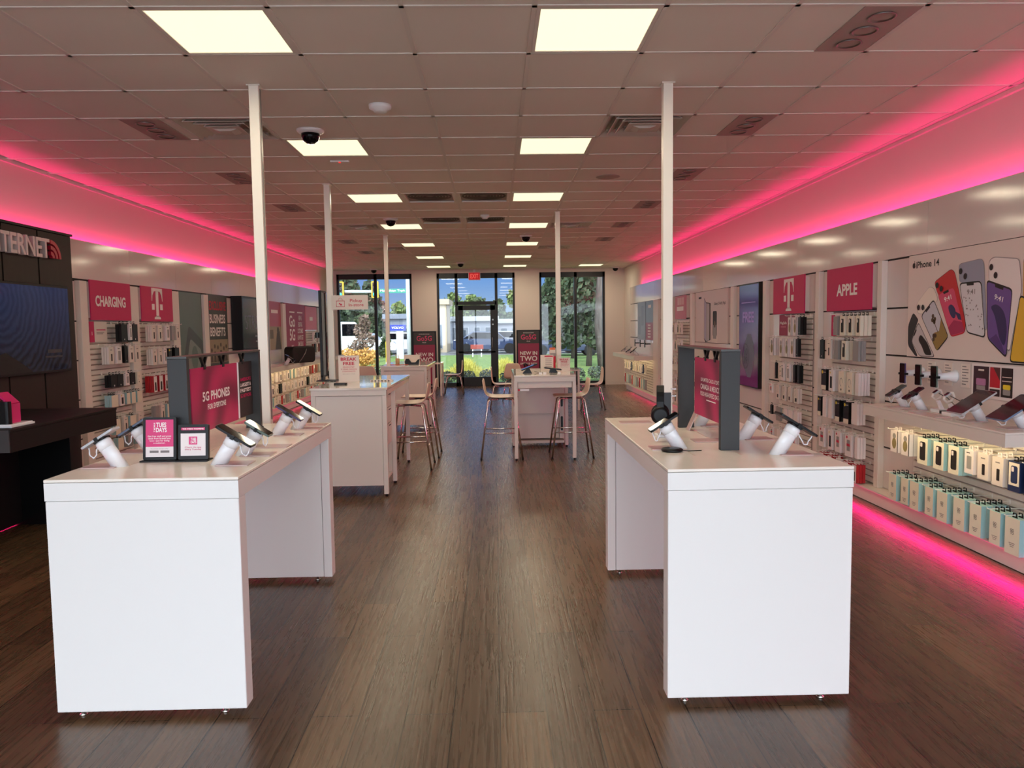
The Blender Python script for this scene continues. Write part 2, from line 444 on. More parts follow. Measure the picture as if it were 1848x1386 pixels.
for c, r, k in VENTS:
    side = {-1: 'left', 4: 'right', 1: 'left', 2: 'right'}[c]
    if k == 'square': lab = 'stepped square air vent in the ceiling beside the %s front post' % side
    elif k == 'slot': lab = 'flat square air vent, %s side of the ceiling, %s back' % (side, 'halfway' if r == 12 else 'further')
    else: lab = 'perforated round ceiling vent, %s of the %s pair between light rows' % (side, 'nearer' if r == 8 else 'farther')
    t = thing('air_vent', lab, 'air vent', (cx(c+.5), ry(r+.5), CEIL), group='ceiling air vents')
    h = T/2-.013; f = MB().m(ALU)
    f.box(-h, h, -h, h, .05, .06)
    if k == 'round':
        f.m(M('vent_face', (170, 158, 148), .6)).box(-h, h, -h, h, .02, .03); f.m(TBAR)
        f.box(-h, -h+.03, -h, h, -.002, .02).box(h-.03, h, -h, h, -.002, .02).build('frame', t)
        g = MB().m(M('vent_mesh', (96, 86, 80), .7))
        for q in range(6): g.lathe([(.05+.035*q, .012), (.072+.035*q, .012), (.072+.035*q, .018), (.05+.035*q, .018)], 28, cap=False)
        g.build('grille', t)
    else:
        for q in range(4):
            o = h - .0*q - q*.055; zz = -.004 - .004*q if k == 'square' else .002
            if k == 'slot': zz = -.002
            for sx, sy in ((1, 0), (-1, 0), (0, 1), (0, -1)):
                Mx = Matrix.Rotation(math.atan2(sy, sx), 4, 'Z')
                f.prism([(o-.05, zz+.035), (o-.046, zz+.04), (o, zz+.004), (o-.004, zz)], -o, o, 'y', Mx)
        f.build('frame', t)
        MB().m(ALU).prism([(-.09, -.012), (.09, -.012), (.04, -.03), (-.04, -.03)], -.06, .06, 'y').box(-.12, .12, -.12, .12, -.013, -.008).build('cone', t)
TRIM2 = M('downlight_plate', (172, 156, 148), .6)
def downlight(c, r, side, k):
    x = cx(c) + .14 if side == 'left' else cx(c+1) - .15
    if side == 'left': x = cx(c) + .40
    t = thing('downlight_plate', 'dark three-lamp downlight plate, %s from the camera on the %s' % (rows[k], side), 'downlight', (x, ry(r+.5), CEIL), group='downlight plates along the %s wall' % side)
    h = T/2-.013
    MB().m(TRIM2).box(-.135, .135, -h, h, -.004, .012).build('plate', t)
    for q in (-1, 0, 1):
        g = MB().m(STEEL, True).lathe([(.062, -.005), (.066, -.010), (.056, -.011), (.05, .002), (.03, .008), (.028, .0)], 24, Matrix.Translation((0, q*.175, 0)), cap=False)
        g.m(M('lamp_face', (150, 138, 130), .3)).lathe([(.03, .0), (.02, -.003)], 16, Matrix.Translation((0, q*.175, 0)))
        g.build('lamp', t)
for k, r in enumerate((0, 3, 6, 9, 12, 15)): downlight(5, r, 'right', k)
for k, r in enumerate((3, 6, 9, 12, 15, 18)): downlight(-2 if True else 0, r, 'left', k)
def dome(x, y, lab):
    t = thing('dome_camera', lab, 'security camera', (x, y, CEIL), group='ceiling dome cameras')
    MB().m(PWHITE, True).lathe([(.10, 0), (.098, -.012), (.085, -.022), (.07, -.028)], 28).build('mount', t)
    MB().m(SCREEN, True).lathe([(.068, -.026), (.066, -.05), (.055, -.078), (.03, -.096), (.002, -.102)], 24).build('dome', t)
dome(-1.338, 5.813, 'dome camera in front of the second left ceiling light')
dome(-1.37, 10.44, 'dome camera in front of the fourth left ceiling light')
dome(.527, 12.47, 'dome camera just behind the fourth right ceiling light')
dome(-.746, 17.49, 'small dome camera on the ceiling before the back door')
dome(-.096, 3.24, 'dome camera cut off by the top edge of the photo')
dome(3.05, 19.3, 'dome camera in the corner right of the back windows')
dome(-2.95, 19.1, 'dome camera above the left back window')
def disc_fit(name, lab, cat, x, y, r, hgt, mat=PWHITE):
    o = MB().m(mat, True).lathe([(r, 0), (r*.97, -hgt*.5), (r*.6, -hgt*.8), (r*.55, -hgt), (.005, -hgt)], 28).build(name, loc=(x, y, CEIL)); tag(o, lab, cat)
disc_fit('smoke_detector', 'round white smoke detector on the ceiling near the left front post', 'smoke detector', -.732, 5.19, .075, .045)
disc_fit('smoke_detector', 'small white smoke detector between the far pair of round vents', 'smoke detector', -.104, 10.17, .06, .05)
disc_fit('ceiling_speaker', 'flat round ceiling speaker right of the second light row', 'speaker', 1.141, 7.677, .12, .006, TRIM2)
t = thing('ceiling_sensor', 'slim white ceiling strip with a red dot behind the second left light', 'sensor', (-1.33, 6.851, CEIL))
MB().m(PWHITE).box(-.08, .08, -.015, .015, -.012, 0).build('body', t)
MB().m(M('red_led', (255, 20, 20), .4, emit=1)).box(-.008, .008, -.01, .01, -.018, -.012).build('indicator', t)
t = thing('exit_sign', 'red lit exit sign above the back door', 'exit sign', (-.49, BACK-.055, 2.70))
MB().m(PWHITE).box(-.15, .15, 0, .05, 0, .2).build('housing', t)
MB().m(M('exit_face', (190, 30, 36), .5, emit=.5)).box(-.14, .14, -.006, 0, .01, .19).build('face', t)
text('lettering', 'EXIT', M('exit_letters', (255, 110, 100), .5, emit=.6), t, 0, .1, w=.2, h=.11, y=-.008)
MB().m(PWHITE).box(-.03, .03, .01, .04, .2, CEIL-2.70-.001).build('stem', t)

# ------------------------------------------------------------------ service posts
POSTM = M('white_post', (238, 232, 222), .45)
for x, y, lab in ((-1.423, 4.77, 'white service post behind the left front display table'), (1.075, 4.77, 'white service post behind the right front display table'),
                  (-1.68, 7.95, 'white service post at the left edge of the pickup counter'), (.828, 9.95, 'white service post on the right high table unit'), (-1.70, 12.28, 'white service post by the far left counter')):
    t = thing('service_post', lab, 'post', (x, y, 0), group='white floor-to-ceiling posts')
    MB().m(POSTM).box(-.03, .03, -.03, .03, 0, CEIL).build('post', t, bevel=.004)
    MB().m(STEEL).box(.0305, .0325, -.012, .012, .95, CEIL-.02).build('cover_strip', t)
    MB().m(POSTM).box(-.04, .04, -.04, .04, CEIL-.008, CEIL-.001).build('collar', t)
# ------------------------------------------------------------------ front display tables
TABZ = .945
def display_table(x0, x1, y0, y1, label):
    t = thing('display_table', label, 'display table', ((x0+x1)/2, (y0+y1)/2, 0))
    a, c, d, e = x0-(x0+x1)/2, x1-(x0+x1)/2, y0-(y0+y1)/2, y1-(y0+y1)/2
    MB().m(WHITE_TOP).box(a, c, d, e, TABZ-.012, TABZ).build('table_top', t, bevel=.003)
    b = MB().m(WHITE); z0, z1 = TABZ-.082, TABZ-.0135
    b.box(a+.001, c-.001, d+.001, d+.02, z0, z1).box(a+.001, c-.001, e-.02, e-.001, z0, z1).box(a+.001, a+.02, d+.02, e-.02, z0, z1).box(c-.02, c-.001, d+.02, e-.02, z0, z1)
    b.box(a+.02, c-.02, d+.02, e-.02, z0+.02, z1); b.build('apron', t)
    MB().m(WHITE).box(a+.002, c-.002, d+.002, d+.082, .03, z0-.002).build('end_panel', t, bevel=.004)
    b = MB().m(WHITE).box(a+.002, a+.05, e-.09, e-.002, .03, z0-.002).box(c-.05, c-.002, e-.09, e-.002, .03, z0-.002).box(a+.053, c-.053, e-.086, e-.01, .03, z0-.002)
    b.build('end_panel', t, bevel=.003)
    for X in (a+.08, c-.10):
        for Y in (d+.045, e-.045): MB().m(CHROME, True).lathe([(.016, 0), (.016, .006), (.008, .01), (.008, .032)], 14, Matrix.Translation((X, Y, 0))).build('foot', t)
    g = MB().m(M('table_slot', (205, 188, 172), .3))
    for q in (-.18, .02): g.box(q-.004, q+.004, d+.3, e-.5, TABZ, TABZ+.0006)
    g.build('cable_slot', t)
display_table(-1.72, -.985, 2.91, 4.585, 'white panel-ended display table left of the aisle, phones on top')
display_table(.66, 1.388, 2.91, 4.60, 'white panel-ended display table right of the aisle, headphones on top')

def obox(b, M4, sx, sy, sz, r=0):
    return b.prism(rrect(-sx/2, sx/2, -sy/2, sy/2, r or .001), -sz/2, sz/2, 'z', M4)
def phone_on_stand(x, y, z, az, label, plabel, col, size=(.155, .076), lean=32, length=.125, rad=.030, plate=True, kind='smartphone', group=None, screen=None, spin=0):
    """a leaning white column carrying a tilted phone; az is the way it leans"""
    t = thing('phone_stand', label, 'phone stand', (x, y, z), az, group)
    th = math.radians(lean); ax = Vector((math.sin(th), 0, math.cos(th))); lo = Vector((math.cos(th), 0, -math.sin(th)))
    Rm = Matrix((lo, Vector((0, 1, 0)), ax)).transposed().to_4x4()
    top = ax*length
    b = MB().m(PWHITE, True); n = 24                       # column cut level with the table
    rings = []
    for q in range(n):
        p = Rm @ Vector((rad*math.cos(2*PI*q/n), rad*math.sin(2*PI*q/n), 0))
        rings.append((p - ax*(p.z/ax.z), p + top))
    lo_v = [b.bm.verts.new(p[0]) for p in rings]; hi_v = [b.bm.verts.new(p[1]) for p in rings]
    for q in range(n): b.face([lo_v[q], lo_v[(q+1) % n], hi_v[(q+1) % n], hi_v[q]])
    b.smooth = False; b.face(hi_v); b.face(lo_v[::-1]); b.build('column', t)
    Mt = Matrix.Translation(top) @ Rm
    MB().m(PWHITE, True).lathe([(rad+.0015, -.035), (rad+.002, -.005), (rad*.92, .003)], 24, Mt).build('collar', t)
    g = MB().m(BLACK); obox(g, Mt @ Matrix.Translation((0, 0, .006)), .05, size[1]*.7, .008)
    for s in (-1, 1): g.box(-.007, .007, s*(size[1]/2+.0035)-.003, s*(size[1]/2+.0035)+.003, .004, .022, Mt)
    g.build('clamp', t)
    e = size[0]/2; pts = []
    for q in range(15):
        u = q/14; p = lo*(rad + (e-rad-.01)*u) + Vector((0, 0, -.045*math.sin(PI*u))) + top + ax*(-.01 + .018*u) + Vector((0, .006*math.sin(u*18), 0))
        pts.append(p)
    MB().m(PWHITE).tube(pts, .0028, 6).build('cable', t)
    if plate: MB().m(PLATE).box(.0, .135, -.055, .055, .0005, .004).build('info_plate', t)
    p = thing(kind, plabel, 'tablet' if kind == 'tablet' else 'phone', Vector((x, y, z)) + Matrix.Rotation(az, 3, 'Z') @ (top + ax*.0155), az, group and group.replace('stands', 'phones'))
    ang = Matrix.Rotation(spin, 4, 'Z')
    b = MB().m(col); obox(b, Rm @ ang, size[0], size[1], .009, .012); b.build('body', p)
    b = MB().m(screen or SCREEN); obox(b, Rm @ ang @ Matrix.Translation((0, 0, .0048)), size[0]-.006, size[1]-.006, .001, .010); b.build('screen', p)
    return t
PBLK, PGRN, PPUR, PSIL = BLACK, M('grey_green_phone', (96, 112, 104), .3), M('violet_phone', (72, 62, 104), .3), M('silver_phone', (186, 188, 192), .3)
LITSCR = M('pale_lit_screen', (238, 226, 190), .15, emit=.35)
T0 = TABZ
phone_on_stand(-1.565, 3.19, T0, PI, 'white leaning phone stand at the front left corner of the left table', 'grey phone tilted left on the frontmost left table stand', PSIL)
phone_on_stand(-1.60, 3.57, T0, PI, 'white leaning phone stand behind the pink framed table sign', 'blue grey phone tilted left behind the pink table sign', M('blue_grey_phone', (92, 104, 124), .3))
phone_on_stand(-1.16, 3.20, T0, 0, 'white leaning phone stand right of the white framed table sign', 'long black phone tilted right beside the white framed table sign', PBLK, size=(.168, .08))
phone_on_stand(-1.135, 3.43, T0, 0, 'white phone stand second from the front on the left table aisle side', 'short thick grey phone tilted right, second along the aisle side', PGRN, size=(.125, .08))
phone_on_stand(-1.165, 4.06, T0, 0, 'white phone stand third along the aisle side of the left table', 'violet backed phone tilted right near the far table end', PPUR)
phone_on_stand(-1.12, 4.30, T0, 0, 'white phone stand at the far aisle corner of the left table', 'black phone with pale lit screen at the far left table end', PBLK, screen=LITSCR)
phone_on_stand(.83, 3.42, T0, PI, 'white leaning phone stand beside the black charging puck', 'thick dark folded phone tilted left on the right table', PBLK, size=(.15, .075))
phone_on_stand(1.195, 3.66, T0, 0, 'white phone stand right of the dark sign frame, farther of two', 'black phone tilted right, farther one beside the right sign frame', PBLK, size=(.15, .074))
phone_on_stand(1.20, 3.22, T0, 0, 'white phone stand nearest the front edge of the right table', 'large black phone tilted right nearest the right table front', PBLK, size=(.19, .085), length=.135)
phone_on_stand(1.12, 4.18, T0, 0, 'white phone stand mostly hidden behind the right sign frame', 'dark phone mostly hidden behind the right sign frame', PBLK, size=(.15, .074))

t = thing('charging_puck', 'flat black round charging puck at the front of the right table', 'charger', (.775, 3.33, T0))
MB().m(BLACK, True).lathe([(.04, 0), (.047, .004), (.047, .010), (.042, .014), (.002, .0145)], 32).build('disc', t)
MB().m(BLACK).tube([(.045, 0, .004), (.07, -.01, .003), (.10, -.005, .003), (.13, .0, .003)], .0022, 6).build('cable', t)

t = thing('headphones', 'black over-ear headphones hung on a white post stand', 'headphones', (.80, 3.69, T0), math.radians(-12))
b = MB().m(BLACK, True)
arc = [(.0 + .0*q, .075*math.cos(a), .115 + .085*math.sin(a)) for q, a in enumerate([PI*k/12 for k in range(13)])]
a_ = [(.078*math.cos(q), .135 + .13*math.sin(q)) for q in [PI*k/14 for k in range(15)]]; a2 = [(.066*math.cos(q), .135 + .118*math.sin(q)) for q in [PI*k/14 for k in range(15)]]
MB().m(BLACK).prism(a_ + a2[::-1], -.018, .018, 'x').build('headband', t, bevel=.003)
for s in (-1, 1):
    MB().m(BLACK, True).lathe([(.03, -.016), (.042, -.012), (.044, .0), (.042, .012), (.028, .017)], 24, Matrix.Translation((0, s*.066, .125)) @ Matrix.Rotation(PI/2, 4, 'X')).build('ear_cup', t)
MB().m(BLACK).tube([(0, -.075, .10), (.02, -.05, .05), (.05, -.02, .02), (.05, .02, .01)], .002, 5).build('cable', t)
t = thing('headphone_stand', 'white upright stand holding the black headphones', 'stand', (.85, 3.79, T0))
MB().m(PWHITE).box(-.05, .05, -.04, .04, 0, .014).build('base', t, bevel=.004)
MB().m(M('dark_stand_pillar', (30, 28, 28), .4)).prism([(-.022, .014), (.022, .014), (.024, .22), (-.016, .22)], -.012, .012, 'y').build('pillar', t)
MB().m(PWHITE).box(.026, .05, -.006, .006, .20, .206).box(.026, .05, -.006, .006, .235, .241).build('security_tab', t)
for x, y, lab in ((.80, 4.36, 'flat pinkish info card lying at the far end of the right table'), (1.03, 3.62, 'flat pinkish info card lying inside the right sign frame')):
    o = MB().m(PLATE).box(-.09, .09, -.05, .05, .0005, .005).build('info_card', loc=(x, y, T0)); tag(o, lab, 'card')
o = MB().m(PLATE).prism([(-.05, 0), (.0, .11), (.004, .108), (-.044, 0)], -.03, .03, 'y').build('price_card', loc=(1.06, 4.0, T0+.0008)); tag(o, 'tilted pinkish price card standing inside the right sign frame', 'card')
o = MB().m(PLATE).box(-.09, .09, -.05, .05, .0005, .005).build('info_card', loc=(-1.08, 3.66, T0)); tag(o, 'flat pinkish info card lying by the short thick phone', 'card')
o = MB().m(PLATE).box(-.07, .07, -.05, .05, .0005, .005).build('info_card', loc=(-1.06, 4.46, T0)); tag(o, 'flat pinkish info card at the far corner of the left table', 'card')

# ---- hanging-sign frames standing on the tables
SILK = None
def silk():
    m, n, l, b = nodes_mat('magenta_silk_print')
    t = n.new('ShaderNodeTexCoord'); mp = n.new('ShaderNodeMapping'); mp.inputs['Scale'].default_value = (5, 5, 3.5); mp.inputs['Rotation'].default_value = (.3, .5, .4); l.new(t.outputs['Object'], mp.inputs[0])
    w_ = n.new('ShaderNodeTexWave'); w_.inputs['Scale'].default_value = .45; w_.inputs['Distortion'].default_value = 6; w_.inputs['Detail'].default_value = 0; l.new(mp.outputs[0], w_.inputs[0])
    c = n.new('ShaderNodeValToRGB'); c.color_ramp.elements[0].color = (*lin((128, 20, 64)), 1); c.color_ramp.elements[1].color = (*lin((194, 30, 96)), 1)
    l.new(w_.outputs[0], c.inputs[0]); l.new(c.outputs[0], b.inputs['Base Color']); b.inputs['Roughness'].default_value = .45
    return m
SILK = silk()
def frame_stand(x, y, rz, length, label, height=.44):
    t = thing('sign_frame', label, 'sign frame', (x, y, T0), rz); h = length/2
    for s in (-1, 1): MB().m(DARK).box(-.042, .042, s*h-.016, s*h+.016, .0, height-.004).build('upright', t, bevel=.002)
    MB().m(M('dark_bar', (58, 55, 52), .35)).box(-.043, .043, -h-.016, h+.016, height-.0035, height+.006).build('top_bar', t)
    return t
def hook(t, y, z1, z0):
    b = MB().m(BLACK)
    for s in (-1, 1): b.prism([(y+s*.035-.008, z1), (y+s*.035+.008, z1), (y+.006, z0+.001), (y-.006, z0+.001)], -.006, .006, 'x')
    b.box(-.008, -.0045, y-.012, y+.012, z0-.012, z0+.008).box(.0045, .008, y-.012, y+.012, z0-.012, z0+.008)
    return b.build('hook', t)
fr = frame_stand(1.033, 3.735, 0, .77, 'dark sign frame on the right display table')
for y in (-.015, -.175): hook(fr, y, .436, .391)
pz = thing('hanging_sign', 'magenta hanging sign about calls, inside the right table frame', 'sign', (1.033, 3.652, T0+.10), 0)
MB().m(SILK).box(-.004, .004, -.268, .272, 0, .29).build('panel', pz)
RTX = (PI/2, 0, -PI/2)
for s_, z_, h_, w_ in (('UNLIMITED CALLS & TEXTS', .185, .018, .32), ('CANADA & MEXICO', .150, .026, .33), ('PLUS HIGH-SPEED DATA', .115, .021, .33)):
    o = text('lettering', s_, LETTER, pz, 0, z_, w=w_, h=h_, rot=RTX); o.location = (-.0052, -.012, z_)
o = MB().m(LETTER).rect(-.08, .08, .086, .091).build('fine_print', pz, rot=(0, 0, -PI/2), loc=(-.0052, -.03, 0))
FX = -1.385
fl = frame_stand(FX, 3.89, 0, 1.02, 'dark sign frame on the left display table')
for y in (-.22, .03, .33): hook(fl, y, .436, .386)
pz = thing('hanging_sign', 'magenta hanging sign about phones for everyone, inside the left frame', 'sign', (FX, 3.815, T0+.08))
MB().m(SILK).box(-.004, .004, -.315, .312, 0, .305).build('panel', pz)
LTX = (PI/2, 0, PI/2)
for s_, z_, h_, w_ in (('5G PHONES', .165, .046, .37), ('FOR EVERYONE', .112, .027, .25)):
    o = text('lettering', s_, LETTER, pz, 0, z_, w=w_, h=h_, rot=LTX, bold=.03); o.location = (.0052, -.0, z_)
pz = thing('hanging_sign', 'dark hanging sign behind the magenta one in the left frame', 'sign', (FX, 4.258, T0+.085))
MB().m(M('dark_print', (40, 38, 38), .5)).box(-.004, .004, -.11, .115, 0, .30).build('panel', pz)
MB().m(LETTER).box(-.006, .006, -.115, -.111, 0, .30).build('edge_strip', pz)
for s_, z_, mm in (('AMERICA\'S', .205, MAG), ('LARGEST &', .175, LETTER), ('FASTEST', .145, LETTER), ('5G NETWORK', .115, MAG)):
    o = text('lettering', s_, mm, pz, 0, z_, w=.18, h=.02, rot=LTX, bold=.03); o.location = (.0052, .0, z_)

# ---- framed signs on the left table
def table_sign(x, y, w, h, label, rz=0):
    t = thing('table_sign', label, 'table sign', (x, y, T0), rz)
    tilt = Matrix.Rotation(math.radians(-6), 4, 'X')
    MB().m(BLACK).box(-w/2-.004, w/2+.004, -.03, .04, 0, .006).build('base', t)
    MB().m(BLACK).prism(rrect(-w/2, w/2, .006, h, .006), -.006, .012, 'y', tilt).build('frame', t)
    return t, tilt
def flat(t, tilt, mat, x0, x1, z0, z1, name='print', y=-.0068):
    b = MB().m(mat); b.rect(x0, x1, z0, z1, y); o = b.build(name, t); o.rotation_euler = (math.radians(-6), 0, 0); return o
def ttext(t, s, mat, x, z, w, h, bold=.03, y=-.0075, rot=0, name='lettering', space=1):
    o = text(name, s, mat, t, x, z, w=w, h=h, bold=bold, space=space)
    o.matrix_basis = Matrix.Rotation(math.radians(-6), 4, 'X') @ Matrix.Translation((x, y, z)) @ Matrix.Rotation(PI/2, 4, 'X') @ Matrix.Rotation(rot, 4, 'Z')
    return o
BRIGHT = M('bright_magenta_print', (214, 34, 112), .4); PAPER = M('white_paper', (236, 226, 224), .5)
t, tl = table_sign(-1.447, 3.30, .142, .188, 'black framed table sign, upper half magenta, taller of the pair')
flat(t, tl, BRIGHT, -.059, .059, .062, .178); flat(t, tl, PAPER, -.059, .059, .018, .062)
ttext(t, 'TUES\nDAYS', LETTER, .008, .145, .046, .042, space=.82); ttext(t, 'T MOBILE', LETTER, -.0215, .145, .04, .006, rot=PI/2)
ttext(t, 'Get free stuff and great\ndeals from brands you\nlove—just for being\na customer.', LETTER, 0, .093, .10, .036, bold=.01)
ttext(t, 'Download the app today', GREYINK, 0, .053, .075, .005, bold=0)
for x0 in (-.042, .004): flat(t, tl, GREYINK, x0, x0+.038, .036, .046, 'badge', -.0072)
t, tl = table_sign(-1.302, 3.295, .128, .156, 'black framed table sign with white card, shorter of the pair')
flat(t, tl, PAPER, -.053, .053, .022, .118); flat(t, tl, BRIGHT, -.05, .05, .132, .143)
ttext(t, "THIS WEEK'S THANKING", LETTER, 0, .1375, .09, .006)
flat(t, tl, BRIGHT, -.018, .018, .07, .104, 'badge', -.0072); ttext(t, 'TUES\nDAYS', LETTER, .002, .087, .024, .024, space=.82, y=-.0078)
ttext(t, 'Check the app\nevery Tuesday', MAG, 0, .053, .07, .018, bold=.01)
# ------------------------------------------------------------------ counters, high tables, stools
def stool(x, y, rz, label, seat=.715, spread=.235, back=.20, cat='bar stool', name='bar_stool', group='beige ply bar stools', rest=True):
    t = thing(name, label, cat, (x, y, 0), rz, group)
    prof = [(-.20, -.004, .33), (-.185, .004, .37), (-.10, .002, .40), (.02, 0, .41), (.11, .002, .41), (.165, .022, .41), (.19, .07, .40), (.197, .12, .385), (.203, .16, .36), (.21, back, .30)]
    b = MB().m(PLY, True); g = []
    for yy_, zz, w_ in prof:
        g.append([b.bm.verts.new((w_*(k/4-.5)*1.0, yy_ - (.018*(1-(k/2-1)**2) if zz > .05 else 0) + .0, seat + zz - (.010*(1-(k/2-1)**2) if zz < .05 else 0))) for k in range(5)])
    for A, B in zip(g, g[1:]):
        for k in range(4): b.face([A[k], A[k+1], B[k+1], B[k]])
    o = b.build('shell', t); s = o.modifiers.new('thick', 'SOLIDIFY'); s.thickness = .013; s.offset = -1
    o.modifiers.new('soft', 'SUBSURF').levels = 1; o.modifiers['soft'].render_levels = 1
    u = seat-.03
    for sx in (-1, 1):
        for sy in (-1, 1):
            MB().m(CHROME).tube([(sx*.10, sy*.02, u), (sx*.15, sy*.13, u-.004), (sx*.165, sy*.15, u-.03), (sx*spread, sy*spread, .012)], .0105, 10).build('leg', t)
            MB().m(BLACK, True).lathe([(.012, 0), (.013, .016)], 10, Matrix.Translation((sx*spread, sy*spread, 0))).build('foot_cap', t)
    MB().m(BLACK).box(-.11, .11, -.06, .06, u-.006, u+.012).build('mount_plate', t)
    if rest:
        f = MB().m(CHROME); k = lambda z: .165 + (spread-.165)*(1-z/(u-.03))
        k2 = lambda z: .15 + (spread-.15)*(1-z/(u-.03))
        za, zb = .25, .30
        f.tube([(-k(za), -k2(za), za), (k(za), -k2(za), za)], .007, 8); f.tube([(-k(za), k2(za), za), (k(za), k2(za), za)], .007, 8)
        f.tube([(-k(zb), -k2(zb), zb), (-k(zb), k2(zb), zb)], .007, 8); f.tube([(k(zb), -k2(zb), zb), (k(zb), k2(zb), zb)], .007, 8)
        f.build('footrest', t)
    return t
LAM = M('cream_laminate', (226, 216, 206), .35)
CTOP = M('cream_counter_top', (232, 222, 210), .07, coat=.4)
def counter(x0, x1, y0, ycab, y1, H, label, mirror=False, drawers=True, cubby=True):
    """storage cabinet y0..ycab with a high worktop running on to y1, legs at the far end"""
    t = thing('counter_unit', label, 'counter', ((x0+x1)/2, y0, 0)); w = (x1-x0)/2; D, E = ycab-y0, y1-y0
    lo, hi = min(0, D, E), max(0, D, E); dirn = 1 if E > 0 else -1
    MB().m(CTOP).box(-w, w, lo, hi, H-.022, H).build('worktop', t, bevel=.003)
    b = MB().m(LAM); fy0, fy1 = lo+.02, hi-.02
    b.box(-w+.01, -w+.05, fy0, fy1, H-.07, H-.0225).box(w-.05, w-.01, fy0, fy1, H-.07, H-.0225)
    b.box(-w+.01, w-.01, lo+.005, lo+.045, H-.07, H-.0225).box(-w+.01, w-.01, hi-.045, hi-.005, H-.07, H-.0225); b.build('rail', t)
    def legp(x, y):
        MB().m(LAM).box(x-.02, x+.02, y-.02, y+.02, .022, H-.07).m(BLACK, True).lathe([(.014, 0), (.014, .022)], 12, Matrix.Translation((x, y, 0))).build('leg', t, bevel=.002)
    for sx in (-1, 1): legp(sx*(w-.03), E - dirn*.028)
    for sx in (-1, 1): legp(sx*(w-.03), 0 + dirn*.028)
    for sx in (-1, 1): legp(sx*(w-.03), D)
    c0_, c1_ = min(dirn*.012, D), max(dirn*.012, D)
    cb = MB().m(LAM); i = w-.052
    cb.box(-i, i, c0_, c0_+.018, .10, H-.075).box(-i, i, c1_-.018, c1_, .10, H-.075).box(-i, i, c0_+.018, c1_-.018, .10, .12).box(-i, -i+.018, c0_+.018, c1_-.018, .12, H-.075).box(-.01, .01, c0_+.018, c1_-.018, .12, H-.075)
    cb.box(i-.22, i, c0_+.02, c1_-.02, .62, .64).box(i-.22, i, c0_+.02, c1_-.02, .42, .44); cb.build('cabinet_body', t)
    mid = (c0_+c1_)/2
    for (ya, yb, za, zb) in ((mid+.01, c1_-.02, .62, .76), (mid+.01, c1_-.02, .77, H-.08), (mid+.01, c1_-.02, .44, .61), (c0_+.02, mid-.01, .44, .53), (c0_+.02, mid-.01, .32, .42)):
        d_ = MB().m(LAM).box(i-.02, i+.004, ya, yb, za, zb).build('drawer', t, bevel=.002)
        MB().m(BLACK).box(i+.004, i+.010, (ya+yb)/2-.05, (ya+yb)/2+.05, zb-.022, zb-.016).build('handle', d_)
    return t
counter(-1.647, -.96, 6.8, 7.42, 8.62, .982, 'cream pickup counter with drawers left of the aisle, nearest')
counter(-1.665, -.98, 11.1, 11.75, 12.62, .965, 'cream counter with drawers left of the aisle, farther back')
# right high table: worktop toward the camera, cabinet behind it
t = thing('high_table', 'cream high table unit right of the aisle, stools at both sides', 'high table', (.556, 8.53, 0)); H = .962; w = .348
MB().m(CTOP).box(-w, w, 0, 1.385, H-.022, H).build('worktop', t, bevel=.003)
b = MB().m(LAM).box(-w+.005, w-.005, .004, .04, H-.075, H-.0225).box(-w+.005, -w+.04, .04, 1.36, H-.075, H-.0225).box(w-.04, w-.005, .04, 1.36, H-.075, H-.0225); b.build('rail', t)
for sx in (-1, 1):
    for yq in (.024, .98, 1.36):
        MB().m(LAM).box(sx*(w-.02)-.02, sx*(w-.02)+.02, yq-.02, yq+.02, .022, H-.075).m(BLACK, True).lathe([(.013, 0), (.013, .022)], 12, Matrix.Translation((sx*(w-.02), yq, 0))).build('leg', t, bevel=.002)
MB().m(LAM).box(-w+.045, w-.045, .03, .05, H-.145, H-.077).build('drawer', t, bevel=.002)
MB().m(LAM).box(-w+.045, w-.09, 1.0, 1.02, .42, H-.15).build('modesty_panel', t, bevel=.002)
MB().m(LAM).box(-w+.045, w-.11, 1.05, 1.34, .10, .40).box(-w+.045, w-.11, 1.05, 1.34, .40, H-.08).box(-w+.0, w-.045, 1.01, 1.335, .045, .075).build('cabinet_body', t, bevel=.002)
b = MB().m(LAM).box(w-.105, w-.05, 1.02, 1.335, .10, H-.08); b.m(BLACK).prism(rrect(w-.09, w-.062, .50, .64, .012), 1.014, 1.022).prism(rrect(w-.09, w-.062, .20, .38, .012), 1.014, 1.022); b.build('cable_panel', t)
b = MB().m(REDINK, True).lathe([(.012, 0), (.012, .008)], 14, Matrix.Translation((-w+.055, .026, H-.165)) @ Matrix.Rotation(PI/2, 4, 'X')); b.m(PWHITE).box(-w+.07, -w+.17, .024, .03, H-.178, H-.155); b.build('sticker', t)

stool(.065, 8.84, PI/2, 'beige bar stool left of the high table, facing right')
stool(.87, 8.84, -PI/2, 'beige bar stool right of the high table, facing left')
stool(-.925, 8.27, -PI/2, 'beige bar stool at the pickup counter, nearer of two')
stool(-.90, 9.02, -PI/2, 'beige bar stool at the pickup counter, farther of two')
stool(-2.06, 12.5, PI*.95, 'beige bar stool left of the farther counter, back toward the camera')
def chair(x, y, rz, label): return stool(x, y, rz, label, seat=.45, spread=.215, back=.33, cat='chair', name='side_chair', group='beige ply side chairs', rest=False)
chair(-.93, 17.3, -PI/2, 'beige low chair left of the back door, facing left')
chair(-2.02, 17.0, PI/2, 'beige low chair behind the farther counter, facing right')
chair(.12, 14.2, PI/2, 'beige low chair left of the low table, facing right')
chair(1.74, 13.8, -PI/2, 'beige low chair right of the low table, facing left')
chair(.42, 15.7, PI*.9, 'beige low chair behind the low table near the back door')
